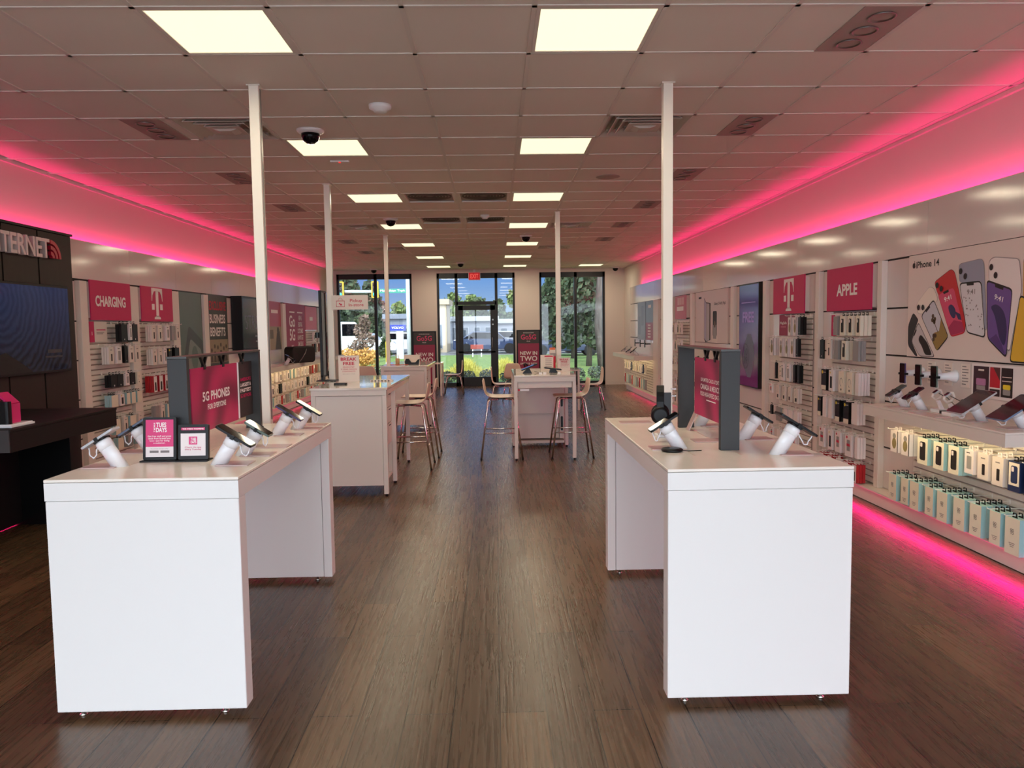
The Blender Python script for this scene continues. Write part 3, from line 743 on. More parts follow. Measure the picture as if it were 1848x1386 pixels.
def low_table(x, y, w_, d_, label):
    t = thing('low_table', label, 'table', (x, y, 0))
    MB().m(CTOP).box(-w_/2, w_/2, -d_/2, d_/2, .705, .73).build('table_top', t, bevel=.003)
    for sx in (-1, 1):
        for sy in (-1, 1): MB().m(LAM).box(sx*(w_/2-.03)-.018, sx*(w_/2-.03)+.018, sy*(d_/2-.03)-.018, sy*(d_/2-.03)+.018, 0, .705).build('leg', t)
low_table(-1.45, 17.35, .55, .7, 'cream low table beside the left back window')
low_table(1.0, 14.0, 1.05, .7, 'cream low table behind the right high table')

# ---- things on the counters
def easel_sign(x, y, z, w_, h_, lines, label, rz=0):
    t = thing('counter_sign', label, 'counter sign', (x, y, z), rz)
    MB().m(CARD).box(-w_/2, w_/2, 0, .006, .004, h_).build('card', t)
    MB().m(CARD).box(-w_/2, w_/2, -.03, .05, 0, .004).build('base', t)
    for s_, zf, wf, hf, mm in lines: text('lettering', s_, mm, t, 0, h_*zf, w=w_*wf, h=h_*hf, y=-.0015, bold=.025 if hf > .09 else 0)
    return t
BF = [('BREAK', .865, .76, .125, REDINK), ('FREE', .70, .54, .125, REDINK), ('FROM AT&T', .56, .55, .05, REDINK), ('3-YEAR DEVICE', .48, .76, .05, REDINK), ('CONTRACTS', .40, .62, .05, REDINK), ('see a rep for details', .30, .6, .03, GREYINK)]
easel_sign(-1.445, 7.6, .982, .205, .26, BF, 'white sign with red capitals on the pickup counter')
easel_sign(.832, 9.2, .962, .145, .165, BF, 'small white sign with red capitals right of the high table post')
easel_sign(.645, 9.5, .962, .16, .19, [], 'white price sheet with a red header on the high table')
t = [o for o in bpy.data.objects if o.get('label') == 'white price sheet with a red header on the high table'][0]
MB().m(REDINK).rect(-.03, .075, .165, .18, -.0015).build('header', t)
b = MB().m(GREYINK)
for q in range(5): b.rect(-.02, .06, .04+.024*q, .046+.024*q, -.0015)
b.build('fine_print', t)
t = thing('pickup_sign', 'white sign with a bag drawing mounted on the counter post', 'sign', (-1.475, 7.905, 1.775))
MB().m(CARD).box(-.185, .185, 0, .012, -.073, .073).build('board', t)
b = MB().m(REDINK)
for a in ((-.137, -.052, -.046, -.042), (-.137, -.052, .013, .018), (-.137, -.133, -.046, .018), (-.056, -.052, -.046, .018)): b.rect(*a, -.0012)
arcp = [(-.0945 + .022*math.cos(PI*k/8), 0, .016 + .03*math.sin(PI*k/8)) for k in range(9)]
b.tube([(p[0], -.001, p[2]) for p in arcp], .0015, 4); b.disc(-.102, -.012, .008, -.0012).disc(-.088, -.022, .010, -.0012); b.build('bag_drawing', t)
text('lettering', 'Pickup\nIn-store', REDINK, t, .065, -.004, w=.15, h=.075, y=-.0015, bold=.01)
t = thing('display_screen', 'thin black screen seen edge-on beside the counter post', 'screen', (-1.735, 7.72, .982))
MB().m(BLACK).box(-.016, .010, .0, .24, .04, .91).build('body', t, bevel=.003)
MB().m(SCREEN).box(.0105, .012, .01, .23, .06, .89).build('screen', t)
MB().m(BLACK).box(-.055, .14, -.03, .13, 0, .01).box(-.012, .008, .0, .1, .01, .06).build('foot', t)
o = MB().m(BLACK).prism(rrect(-.07, .05, -.04, .04, .02), 0, .014, 'z').build('card_reader', loc=(-1.45, 7.25, .982)); tag(o, 'low black card reader lying before the red-lettered sign', 'card reader')
t = thing('pen_tray', 'cream strip of stickers lying on the pickup counter', 'strip', (-1.13, 7.65, .982))
MB().m(CARD).box(-.11, .11, -.03, .03, 0, .012).build('strip', t)
b = MB().m(INK)
for q in range(6): b.box(-.10+.033*q, -.086+.033*q, -.032, -.03, .002, .010)
b.build('marks', t)
t = thing('tape_dispenser', 'black tape dispenser on the farther counter', 'tape dispenser', (-1.24, 11.5, .965))
MB().m(BLACK).prism([(-.10, 0), (.10, 0), (.11, .08), (.085, .07), (.05, .03), (-.01, .03), (-.05, .085), (-.09, .085), (-.11, .04)], -.03, .03, 'y').build('body', t)
t = thing('pen_cup', 'small cup of pens by the far left counter post', 'pen cup', (-1.47, 11.6, .965))
MB().m(M('tan_cup', (196, 160, 120), .5), True).lathe([(.03, 0), (.032, .09), (.028, .09), (.027, .01)], 16).build('cup', t)
for k, (dx, dy) in enumerate(((-.012, 0), (.01, .008), (.0, -.012))): MB().m(M('tan_pen', (200, 150, 90), .5)).tube([(dx, dy, .02), (dx*2.2, dy*2, .15)], .004, 6).build('pen', t)
o = MB().m(CARD).box(-.12, .12, 0, .015, 0, .13).build('brochure_holder', loc=(-1.28, 11.85, .965)); tag(o, 'low cream brochure holder behind the tape dispenser', 'holder')
o = MB().m(M('red_strip', (190, 70, 60), .6)).box(-.13, .13, -.02, .02, 0, .006).build('counter_strip', loc=(-1.42, 11.4, .965)); tag(o, 'red strip lying on the farther counter', 'strip')
t = thing('stylus_tablet', 'black tablet propped on a mount on the high table', 'tablet', (.40, 8.95, .962))
Mx = Matrix.Translation((0, 0, .07)) @ Matrix.Rotation(math.radians(-22), 4, 'Y')
b = MB().m(BLACK); obox(b, Mx, .20, .13, .012, .01); b.build('body', t)
b = MB().m(SCREEN); obox(b, Mx @ Matrix.Translation((0, 0, .007)), .185, .115, .002, .008); b.build('screen', t)
MB().m(BLACK).prism([(-.08, 0), (.03, 0), (.0, .06), (-.03, .05)], -.04, .04, 'y').build('mount', t)
MB().m(BLACK).tube([(-.02, .03, .09), (-.04, .05, .11), (-.06, .05, .10), (-.05, .03, .08)], .012, 8).build('grip', t)
MB().m(BLACK).tube([(.06, .0, .02), (.10, .03, .006), (.16, .0, .006), (.20, .03, .006)], .003, 6).build('cable', t)
t = thing('stylus_tablet', 'flat black tablet lying right of the propped tablet', 'tablet', (.68, 9.02, .962))
b = MB().m(BLACK); Mx = Matrix.Translation((0, 0, .045)) @ Matrix.Rotation(math.radians(7), 4, 'Y'); obox(b, Mx, .2, .14, .014, .01); b.build('body', t)
MB().m(BLACK).prism([(-.04, 0), (.06, 0), (.03, .04), (-.03, .04)], -.05, .05, 'y').build('mount', t)
for k, x in enumerate((.52, .57, .74)):
    o = MB().m(PWHITE).prism(rrect(-.018, .018, -.012, .012, .005), 0, .016, 'z').build('sensor_fob', loc=(x, 8.78+.03*k, .962)); tag(o, ('white security fob on the high table, left one', 'white security fob on the high table, middle one', 'white security fob on the high table by the post')[k], 'fob')
t = thing('leaflet_rack', 'clear rack of leaflets left of the high table post', 'leaflet rack', (.755, 9.84, .962))
MB().m(M('clear_acrylic', (220, 216, 212), .1)).box(-.05, .03, -.01, .06, 0, .008).box(-.05, .03, .052, .06, 0, .26).build('rack', t)
for k, (mm, zz) in enumerate(((M('orange_print', (226, 110, 60), .5), .27), (CARD, .24), (GREYC, .20), (REDINK, .16))): MB().m(mm).box(-.045, .025, .04-.014*k, .043-.014*k, .01, zz).build('leaflet', t)
# floor-standing light boxes before the back piers
def lightbox(x, label):
    t = thing('poster_stand', label, 'poster stand', (x, BACK-.30, 0), 0)
    MB().m(BLACK).box(-.30, .30, 0, .06, .06, 1.43).build('frame', t, bevel=.003)
    MB().m(BLACK).box(-.30, .30, -.12, .18, 0, .02).box(-.05, .05, .0, .06, .02, .06).build('base', t)
    MB().m(M('poster_dark', (62, 58, 56), .5)).rect(-.265, .265, 1.09, 1.40, -.002).build('top_print', t)
    MB().m(M('poster_wine', (150, 26, 66), .4)).rect(-.265, .265, .10, 1.09, -.002).build('lower_print', t)
    text('lettering', 'INTRODUCING', LETTER, t, 0, 1.355, w=.26, h=.02, y=-.004)
    text('lettering', 'Go5G', M('pink_letters', (226, 70, 120), .5), t, 0, 1.25, w=.38, h=.125, y=-.004)
    text('lettering', 'PLUS', LETTER, t, 0, 1.145, w=.085, h=.024, y=-.004)
    text('lettering', 'NEW IN', LETTER, t, 0, .845, w=.43, h=.09, y=-.004, bold=.02)
    text('lettering', 'TWO', LETTER, t, 0, .71, w=.43, h=.13, y=-.004, bold=.02)
    text('lettering', 'UPGRADE EVERY', LETTER, t, 0, .58, w=.43, h=.05, y=-.004)
lightbox(-1.765, 'black framed magenta poster stand left of the back door'); lightbox(.85, 'black framed magenta poster stand right of the back door')
# ------------------------------------------------------------------ packages on pegs
DESC = {'blue': 'black case, teal sides', 'case': 'boxed black phone case', 'white': 'plain white box', 'black': 'black box, yellow spot', 'red': 'red edged box', 'teal': 'teal edged pack', 'win': 'box with grey window',
        'cable': 'cream box, cable loop', 'grey': 'grey box', 'dark': 'black pack', 'oval': 'pack with oval cutout', 'strap': 'pack with black square', 'redwin': 'box with red band',
        'navy': 'navy boxed phone case', 'brown': 'brown pack', 'yband': 'white box, black window', 'tan': 'tan box'}
_proto = {}
def pack_mesh(kind, w, h, d):
    k = (kind, round(w, 3), round(h, 3), round(d, 3))
    if k in _proto: return _proto[k]
    b = MB(); f = -.0006
    body = {'blue': TEAL, 'case': KRAFT, 'white': PAPER, 'black': BLACK, 'red': RED, 'teal': TEAL, 'win': PAPER, 'cable': KRAFT, 'grey': GREYC, 'dark': BLACK, 'oval': PAPER, 'strap': CARD, 'redwin': PAPER, 'navy': BLUEBOX, 'brown': BROWN, 'yband': PAPER, 'tan': CARD}[kind]
    b.m(body).box(-w/2, w/2, 0, d, -h, 0)
    X = lambda u: -w/2 + u*w
    Z = lambda v: -h + v*h
    if kind in ('case', 'navy', 'blue'):
        if kind == 'blue': b.m(KRAFT).rect(X(0), X(1), Z(0), Z(1), f)
        if kind == 'navy': b.m(KRAFT).rect(X(.06), X(.94), Z(.2), Z(.96), f)
        b.m(INK if kind != 'navy' else BLUEBOX).poly(rrect(X(.24), X(.80), Z(.16 if kind != 'navy' else .28), Z(.86), w*.12), f*2)
        b.m(PAPER).poly(rrect(X(.29), X(.50), Z(.66), Z(.82), w*.06), f*3)
    elif kind == 'black':
        b.m(YELLOW).disc(X(.26), Z(.86), w*.15, f); b.m(KRAFT).rect(X(.02), X(.98), Z(.0), Z(.22), f); b.m(GREYC).rect(X(.42), X(.92), Z(.83), Z(.88), f)
    elif kind == 'red':
        b.m(PAPER).rect(X(.04), X(.96), Z(.02), Z(.98), f); b.m(INK).poly(rrect(X(.3), X(.72), Z(.1), Z(.62), w*.08), f*2)
    elif kind == 'teal':
        b.m(KRAFT).rect(X(0), X(1), Z(0), Z(1), f)
    elif kind == 'win':
        b.m(GREYC).poly(rrect(X(.25), X(.78), Z(.2), Z(.75), w*.05), f); b.m(INK).rect(X(.2), X(.6), Z(.86), Z(.9), f)
    elif kind == 'redwin':
        b.m(GREYC).rect(X(.3), X(.8), Z(.26), Z(.78), f); b.m(REDINK).rect(X(.28), X(.82), Z(.48), Z(.60), f*2); b.m(REDINK).disc(X(.3), Z(.9), w*.11, f)
    elif kind == 'cable':
        b.m(GREYC)
        n = 18
        for q in range(n):
            a, c = 2*PI*q/n*.8 - .2, 2*PI*(q+1)/n*.8 - .2
            b.poly([(X(.5)+w*.27*math.cos(a), Z(.5)+h*.2*math.sin(a)), (X(.5)+w*.27*math.cos(c), Z(.5)+h*.2*math.sin(c)), (X(.5)+w*.21*math.cos(c), Z(.5)+h*.16*math.sin(c)), (X(.5)+w*.21*math.cos(a), Z(.5)+h*.16*math.sin(a))], f)
        b.m(INK).disc(X(.5), Z(.16), w*.1, f)
    elif kind == 'oval':
        b.m(M('olive_print', (140, 126, 84), .5)).disc(X(.5), Z(.42), w*.28, f, h*.26); b.m(GREYC).disc(X(.5), Z(.76), w*.22, f, h*.13); b.m(INK).rect(X(.9), X(1), Z(0), Z(1), f*2)
    elif kind == 'strap':
        b.m(INK).rect(X(.3), X(.74), Z(.12), Z(.36), f)
        for q in range(5): b.m(GREYINK).rect(X(.3+.09*(q % 3)), X(.36+.09*(q % 3)), Z(.5+.09*q), Z(.55+.09*q), f)
    elif kind == 'yband':
        b.m(INK).poly(rrect(X(.28), X(.76), Z(.14), Z(.7), w*.06), f); b.m(YELLOW).disc(X(.3), Z(.87), w*.1, f)
    elif kind == 'tan':
        b.m(INK).poly(rrect(X(.42), X(.7), Z(.18), Z(.6), w*.05), f); b.m(GREYINK).rect(X(.3), X(.7), Z(.8), Z(.84), f)
    elif kind == 'dark':
        b.m(PAPER).disc(X(.5), Z(.14), w*.07, f)
    b.m(BLACK if kind in ('teal', 'case', 'blue', 'dark', 'navy') else PAPER)
    for tb in ([(-.022, 0), (-.008, 0), (-.008, .023), (-.019, .023)], [(.008, 0), (.022, 0), (.019, .023), (.008, .023)], [(-.019, .023), (.019, .023), (.016, .028), (-.016, .028)], [(-.008, 0), (.008, 0), (.008, .009), (-.008, .009)]): b.prism(tb, d*.4, d*.4+.0012)
    _proto[k] = b.mesh('box_' + kind)
    return _proto[k]
PEGM = M('white_wire_peg', (236, 230, 220), .4)
BULK = []
def slatwall(side, yl, w, z0, z1, label, rows, where, pitch=.052, bulk=False):
    """slat panel with pegs; rows: (row word, z of the pack tops, reach, [(x, kind, w, h, d, how many)])"""
    p = (R if side == 'R' else L)(yl, 0, .002)
    t = thing('slatwall_panel', label, 'slatwall', (p['loc'][0], p['loc'][1], z0), p['rz'])
    b = MB().m(M('slat_groove', (150, 138, 130), .7)).box(0, w, -.006, 0, 0, z1-z0).m(OFFWHITE)
    z = 0
    while z < z1-z0-.02:
        b.prism([(-.006, z+.010), (-.016, z+.013), (-.016, min(z+pitch, z1-z0)-.003), (-.006, min(z+pitch, z1-z0))], 0, w, 'x'); z += pitch
    b.build('slats', t)
    for rw, zt, reach, items in rows:
        for k, (x, kind, pw, ph, pd, n) in enumerate(items):
            x = x*w
            # peg: wire with upturned tip over the packs' hang tabs
            MB().m(PEGM).tube([(x, -.014, zt-z0+.016), (x, -reach-.04, zt-z0+.016), (x, -reach-.05, zt-z0+.022)], .0032, 6).box(x-.012, x+.012, -.02, -.014, zt-z0, zt-z0+.03).build('peg', t)
            me = pack_mesh(kind, pw, ph, pd)
            for q in range(n):
                yq = -reach + q*(pd+.003)
                if yq + pd > -.018: break
                v = Matrix.Rotation(p['rz'], 3, 'Z') @ Vector((x, yq, 0))
                if bulk: BULK.append((me, Matrix.Translation((p['loc'][0]+v.x, p['loc'][1]+v.y, zt)) @ Matrix.Rotation(p['rz'] + random.uniform(-.02, .02), 4, 'Z'))); continue
                o = bpy.data.objects.new('accessory_box', me); COL.objects.link(o)
                o.location = (p['loc'][0]+v.x, p['loc'][1]+v.y, zt); o.rotation_euler = (0, 0, p['rz'] + random.uniform(-.02, .02))
                pos = '' if n == 1 else (' in front' if q == 0 else ', %s back' % (ORD[q]))
                tag(o, '%s%s, %s on the %s row %s' % (DESC[kind], pos, ORD[k], rw, where), 'box', 'boxes on the %s row %s' % (rw, where))
    return t
def spread(kinds, w=.1, h=.18, d=.022, n=2):
    m_ = len(kinds); return [((k+.5)/m_, kd, w*(.97 if kd != 'white' else .55), h, d, n) for k, kd in enumerate(kinds)]

# ------------------------------------------------------------------ right wall
def wall_sign(side, ytl, z0, z1, w, label, mat=MAG, off=.06, name='bay_sign', cat='sign', thick=.012):
    p = (R if side == 'R' else L)(ytl, 0, off)
    t = thing(name, label, cat, (p['loc'][0], p['loc'][1], z0), p['rz'])
    MB().m(mat).box(0, w, 0, thick, 0, z1-z0).build('panel', t)
    if off > .03: MB().m(OFFWHITE).box(.02, w-.02, thick, off, .02, z1-z0-.02).build('bracket', t)
    return t
def t_logo(t, x, z, s):
    """slab-serif capital with two square dots beside its stem"""
    b = MB().m(LETTER); f = -.0015
    b.rect(x-.40*s, x+.40*s, z+.90*s, z+1.0*s, f).rect(x-.10*s, x+.10*s, z+.08*s, z+.92*s, f)
    for sg in (-1, 1):
        b.poly([(x+sg*.40*s, z+.92*s), (x+sg*.40*s, z+.58*s), (x+sg*.37*s, z+.58*s), (x+sg*.33*s, z+.76*s), (x+sg*.22*s, z+.89*s), (x+sg*.08*s, z+.92*s)], f*1.2)
        b.rect(x+sg*.20*s if sg > 0 else x-.40*s, x+.40*s if sg > 0 else x-.20*s, z+.30*s, z+.49*s, f)
    b.poly([(x-.24*s, z), (x+.24*s, z), (x+.22*s, z+.06*s), (x+.10*s, z+.10*s), (x-.10*s, z+.10*s), (x-.22*s, z+.06*s)], f)
    return b.build('letter_emblem', t)
t = wall_sign('R', 7.205, 1.61, 1.998, .855, 'magenta sign with five white capitals on the right wall')
text('lettering', 'APPLE', LETTER, t, .41, .185, w=.40, h=.105, y=-.002, bold=.035)
t = wall_sign('R', 8.6, 1.605, 1.998, .865, 'magenta sign with a white letter emblem on the right wall')
t_logo(t, .455, .03, .34)
# APPLE bay
AP = [('top', 1.56, .15, spread(['white', 'case', 'case', 'grey', 'case'], h=.17)[0:0] + [(.42, 'grey', .08, .17, .02, 2), (.58, 'case', .09, .17, .03, 2), (.75, 'case', .085, .17, .03, 2), (.92, 'case', .08, .17, .03, 3)]),
      ('second', 1.345, .15, [(.10, 'dark', .085, .175, .012, 1), (.27, 'tan', .09, .17, .02, 3), (.45, 'grey', .07, .17, .024, 3), (.62, 'case', .08, .17, .03, 3), (.88, 'grey', .1, .17, .02, 3)]),
      ('third', 1.075, .15, [(.16, 'black', .1, .19, .024, 2), (.34, 'yband', .09, .19, .024, 3), (.55, 'black', .085, .19, .026, 1), (.56, 'cable', .085, .185, .03, 3)][0:2] + [(.58, 'cable', .1, .19, .024, 3), (.76, 'cable', .1, .19, .024, 2), (.92, 'white', .06, .19, .022, 4)]),
      ('fourth', .815, .15, [(.06, 'black', .07, .18, .024, 1), (.19, 'white', .075, .18, .03, 3), (.33, 'white', .075, .18, .03, 2), (.5, 'black', .085, .19, .024, 3), (.7, 'black', .1, .19, .024, 2), (.88, 'white', .1, .18, .022, 3)]),
      ('fifth', .53, .15, [(.13, 'redwin', .105, .18, .022, 3), (.34, 'yband', .08, .18, .022, 2), (.52, 'redwin', .1, .18, .022, 3), (.76, 'redwin', .115, .185, .022, 3), (.93, 'white', .05, .18, .022, 3)]),
      ('bottom', .295, .15, [(.14, 'red', .09, .155, .024, 4), (.34, 'red', .09, .155, .024, 4), (.55, 'win', .1, .155, .022, 1), (.72, 'red', .085, .155, .024, 3), (.9, 'red', .085, .155, .024, 3)])]
sw = slatwall('R', 7.17, .86, .135, 1.60, 'white slatwall with phone cases beside the white phone poster', AP, 'left of the phone poster')
b = MB().m(MAG).box(.01, .12, -.03, -.024, 1.245, 1.44).m(LETTER)
for a in ((.05, .08, 1.31, 1.313), (.05, .08, 1.37, 1.373), (.05, .053, 1.31, 1.373), (.077, .08, 1.31, 1.373)): b.rect(*a, -.0305)
b.build('flag_sign', sw)
b = MB().m(CARD).box(.125, .27, -.03, -.024, 1.245, 1.44).m(MAG).rect(.15, .24, 1.37, 1.385, -.0305).rect(.15, .24, 1.345, 1.36, -.0305).m(GREYINK)
for q in range(4): b.rect(.15, .23, 1.27+.018*q, 1.278+.018*q, -.0305)
b.build('info_card', sw)
TB = [('top', 1.565, .13, [(.66, 'oval', .09, .19, .03, 1), (.82, 'oval', .09, .19, .03, 2), (.95, 'dark', .06, .18, .03, 2)]),
      ('second', 1.345, .15, [(.14, 'oval', .12, .19, .03, 2), (.45, 'oval', .09, .19, .03, 2), (.63, 'oval', .09, .19, .03, 2), (.8, 'oval', .09, .19, .03, 2), (.95, 'dark', .06, .18, .03, 1)]),
      ('third', 1.075, .13, [(.22, 'dark', .04, .17, .02, 1), (.45, 'win', .08, .18, .02, 2), (.63, 'win', .08, .18, .02, 2), (.82, 'dark', .05, .18, .02, 2), (.94, 'dark', .05, .18, .02, 2)]),
      ('fourth', .835, .13, [(.06, 'redwin', .08, .1, .02, 1), (.3, 'strap', .08, .15, .02, 2), (.5, 'strap', .08, .15, .02, 2), (.68, 'strap', .08, .15, .02, 2), (.88, 'strap', .1, .15, .02, 2)]),
      ('fifth', .60, .13, [(.08, 'dark', .05, .1, .02, 1), (.33, 'grey', .13, .15, .02, 1), (.56, 'white', .1, .13, .02, 3), (.72, 'white', .1, .13, .02, 2), (.88, 'white', .1, .13, .02, 2)]),
      ('bottom', .36, .13, [(.1, 'redwin', .08, .12, .02, 1), (.35, 'white', .1, .14, .02, 2), (.6, 'win', .1, .14, .02, 2), (.82, 'win', .1, .14, .02, 2)])]
sw = slatwall('R', 8.5, .87, .135, 1.60, 'white slatwall with straps and cases beside the purple poster', TB, 'beside the purple poster')
b = MB().m(MAGD).box(.02, .44, -.03, -.024, 1.235, 1.46); b.build('flag_sign', sw)
text('lettering', 'MagSafe', LETTER, sw, .14, 1.37, w=.19, h=.038, y=-.031)
MB().m(MAGP).rect(.06, .22, 1.325, 1.335, -.031).build('fine_print', sw)

# white poster with a fan of phones
t = thing('phone_poster', 'large white poster showing a fan of coloured phones on the right wall', 'poster', (XR-.002, 5.84, 1.235), -PI/2)
POSTW = M('poster_white', (226, 212, 204), .45)
MB().m(POSTW).box(0, 2.4, -.022, 0, .004, .765).build('panel', t)
O = lambda pts: [(x, z-1.235) for x, z in pts]
fan = [
 ('black', M('pr_black', (30, 32, 36), .5), [(.008, 1.473), (.076, 1.575), (.149, 1.519), (.143, 1.504), (.057, 1.354), (.156, 1.243), (.12, 1.243), (.012, 1.321)], M('pr_mono', (196, 190, 190), .5), [(.057, 1.354), (.15, 1.503), (.381, 1.244), (.177, 1.243)]),
 ('pale', M('pr_starlight', (238, 226, 212), .5), [(.118, 1.636), (.288, 1.759), (.348, 1.741), (.404, 1.657), (.217, 1.557), (.14, 1.558)], M('pr_sky', (196, 196, 204), .5), [(.183, 1.546), (.345, 1.665), (.541, 1.392), (.403, 1.284)]),
 ('red', M('pr_red', (196, 24, 36), .5), [(.346, 1.786), (.548, 1.866), (.591, 1.843), (.737, 1.478), (.723, 1.415), (.389, 1.702)], M('pr_rose', (214, 72, 110), .5), [(.393, 1.698), (.584, 1.745), (.732, 1.421), (.569, 1.39)]),
 ('blue', M('pr_steel', (150, 154, 172), .5), [(.633, 1.875), (.653, 1.894), (.879, 1.908), (.907, 1.883), (.959, 1.444), (.935, 1.437), (.892, 1.76), (.648, 1.762)], M('pr_paper', (216, 214, 218), .5), [(.648, 1.762), (.885, 1.764), (.945, 1.389), (.748, 1.422)]),
 ('white', M('pr_white', (236, 226, 222), .5), [(.955, 1.886), (1.003, 1.908), (1.244, 1.876), (1.276, 1.694), (1.186, 1.31), (1.157, 1.316), (1.184, 1.699), (.96, 1.756)], M('pr_violet', (104, 76, 146), .5), [(.94, 1.767), (1.194, 1.695), (1.157, 1.265), (.967, 1.384)]),
 ('yellow', M('pr_ochre', (206, 160, 60), .5), [(1.28, 1.88), (1.56, 1.84), (1.5, 1.25), (1.3, 1.25)], M('pr_yellow', (226, 180, 50), .5), [(1.262, 1.66), (1.50, 1.55), (1.40, 1.243), (1.186, 1.243)])]
NAVY = M('pr_navy', (44, 34, 88), .5)
for i, (nm, bm_, bp_, fm_, fp_) in enumerate(fan):
    y = -.0225 - .0008*i
    q = O(bp_); c = Vector((sum(p[0] for p in q)/len(q), sum(p[1] for p in q)/len(q)))
    b = MB().m(M('pr_edge_' + nm, {'red': (120, 14, 24), 'black': (14, 14, 16)}.get(nm, (150, 140, 140)), .5)).poly(rpoly([tuple(c + (Vector(p)-c)*1.0) for p in q], .03), y+.0001).m(bm_).poly(rpoly([tuple(c + (Vector(p)-c)*.975) for p in q], .028), y-.0001); b.build('printed_phone_back', t)['label'] = nm + ' phone back print'
    q = O(fp_); c = Vector((sum(p[0] for p in q)/4, sum(p[1] for p in q)/4))
    ins = [tuple(c + (Vector(p)-c)*.945) for p in q]
    b = MB().m(INK if nm != 'red' else bm_).poly(rpoly(q, .032), y-.0002).m(fm_).poly(rpoly(ins, .028), y-.0004)
    TL, TR, BR, BL = [Vector(p) for p in ins]
    P = lambda u, v: tuple((TL*(1-u)+TR*u)*(1-v) + (BL*(1-u)+BR*u)*v)      # along / down the printed screen
    b.m(INK).poly([P(.32, -.01), P(.68, -.01), P(.66, .045), P(.34, .045)], y-.0006)
    if nm == 'pale':
        b.m(M('pr_khaki', (150, 124, 62), .5)).poly([P(0, .75), P(.3, .62), P(.62, .7), P(1, .52), P(1, .99), P(.9, 1), P(0, 1)], y-.0006).m(M('pr_umber', (84, 62, 36), .5)).poly([P(.5, .7), P(.54, .7), P(.58, .3), P(.55, .3)], y-.0007)
        for u, v in ((.5, .34), (.62, .28), (.56, .42), (.66, .38), (.2, .66), (.1, .72), (.3, .7)): b.disc(*P(u, v), .017, y-.0007, n=7)
    if nm == 'red':
        b.m(NAVY).poly(rpoly([P(.36, .34), P(.64, .32), P(.8, .45), P(.7, .62), P(.5, .66), P(.36, .54)], .03), y-.0006).poly([P(.7, .5), P(1, .6), P(1, .74), P(.8, .7)], y-.0006).m(M('pr_deeprose', (170, 34, 84), .5)).poly([P(0, .8), P(.5, .68), P(1, .78), P(1, .99), P(0, .99)], y-.0007)
    if nm == 'blue':
        b.m(GREYINK)
        for k in range(26): b.disc(*P(random.uniform(.06, .94), random.uniform(.28, .96)), .008, y-.0006, n=3)
    if nm == 'white':
        b.m(NAVY).poly(rpoly([P(.12, .42), P(.42, .30), P(.78, .36), P(.96, .6), P(.9, .9), P(.62, .84), P(.5, .7), P(.34, .5)], .05), y-.0006).m(M('pr_plum', (78, 52, 116), .5)).poly([P(.1, .99), P(.45, .8), P(.75, .88), P(.95, .99)], y-.0007)
    if nm == 'black':
        b.m(INK).poly(rpoly([P(.45, .3), P(.8, .25), P(.98, .6), P(.9, .97), P(.4, .95), P(.5, .6)], .03), y-.0006)
    b.build('printed_phone_front', t)
    if nm in ('red', 'blue', 'white'):
        o = text('lettering', '9:41', LETTER if nm != 'blue' else GREYINK, t, *P(.5, .17 if nm != 'white' else .2), w=.085, h=.034, y=y-.0009)
        d_ = (TR-TL); o.rotation_euler = (PI/2, -math.atan2(d_.y, d_.x), 0)
b = MB().m(INK)
for x, z in ((.156, 1.608), (.214, 1.606), (.39, 1.76), (.442, 1.733), (.665, 1.839), (.717, 1.802), (.986, 1.842), (1.031, 1.788), (1.33, 1.80), (1.38, 1.75)): b.disc(x, z-1.235, .019, -.0284, .021)
b.build('printed_lenses', t)
b = MB().m(INK)
a0 = []
for k in range(28):
    a = 2*PI*k/28; r = .021*(1 - .22*math.exp(-(((a+PI) % (2*PI) - PI - .15)/.38)**2) - .14*math.exp(-((a-PI/2)/.35)**2) - .10*math.exp(-((a-1.5*PI)/.3)**2))
    a0.append((.072 + r*.95*math.cos(a), .688 + r*1.05*math.sin(a)))
b.poly(a0, -.0227).poly([(.072, .710), (.074, .719), (.082, .723), (.080, .713)], -.0227); b.build('fruit_emblem', t)
text('lettering', 'iPhone 14', INK, t, .25, .69, w=.30, h=.05, y=-.0228, bold=.022)
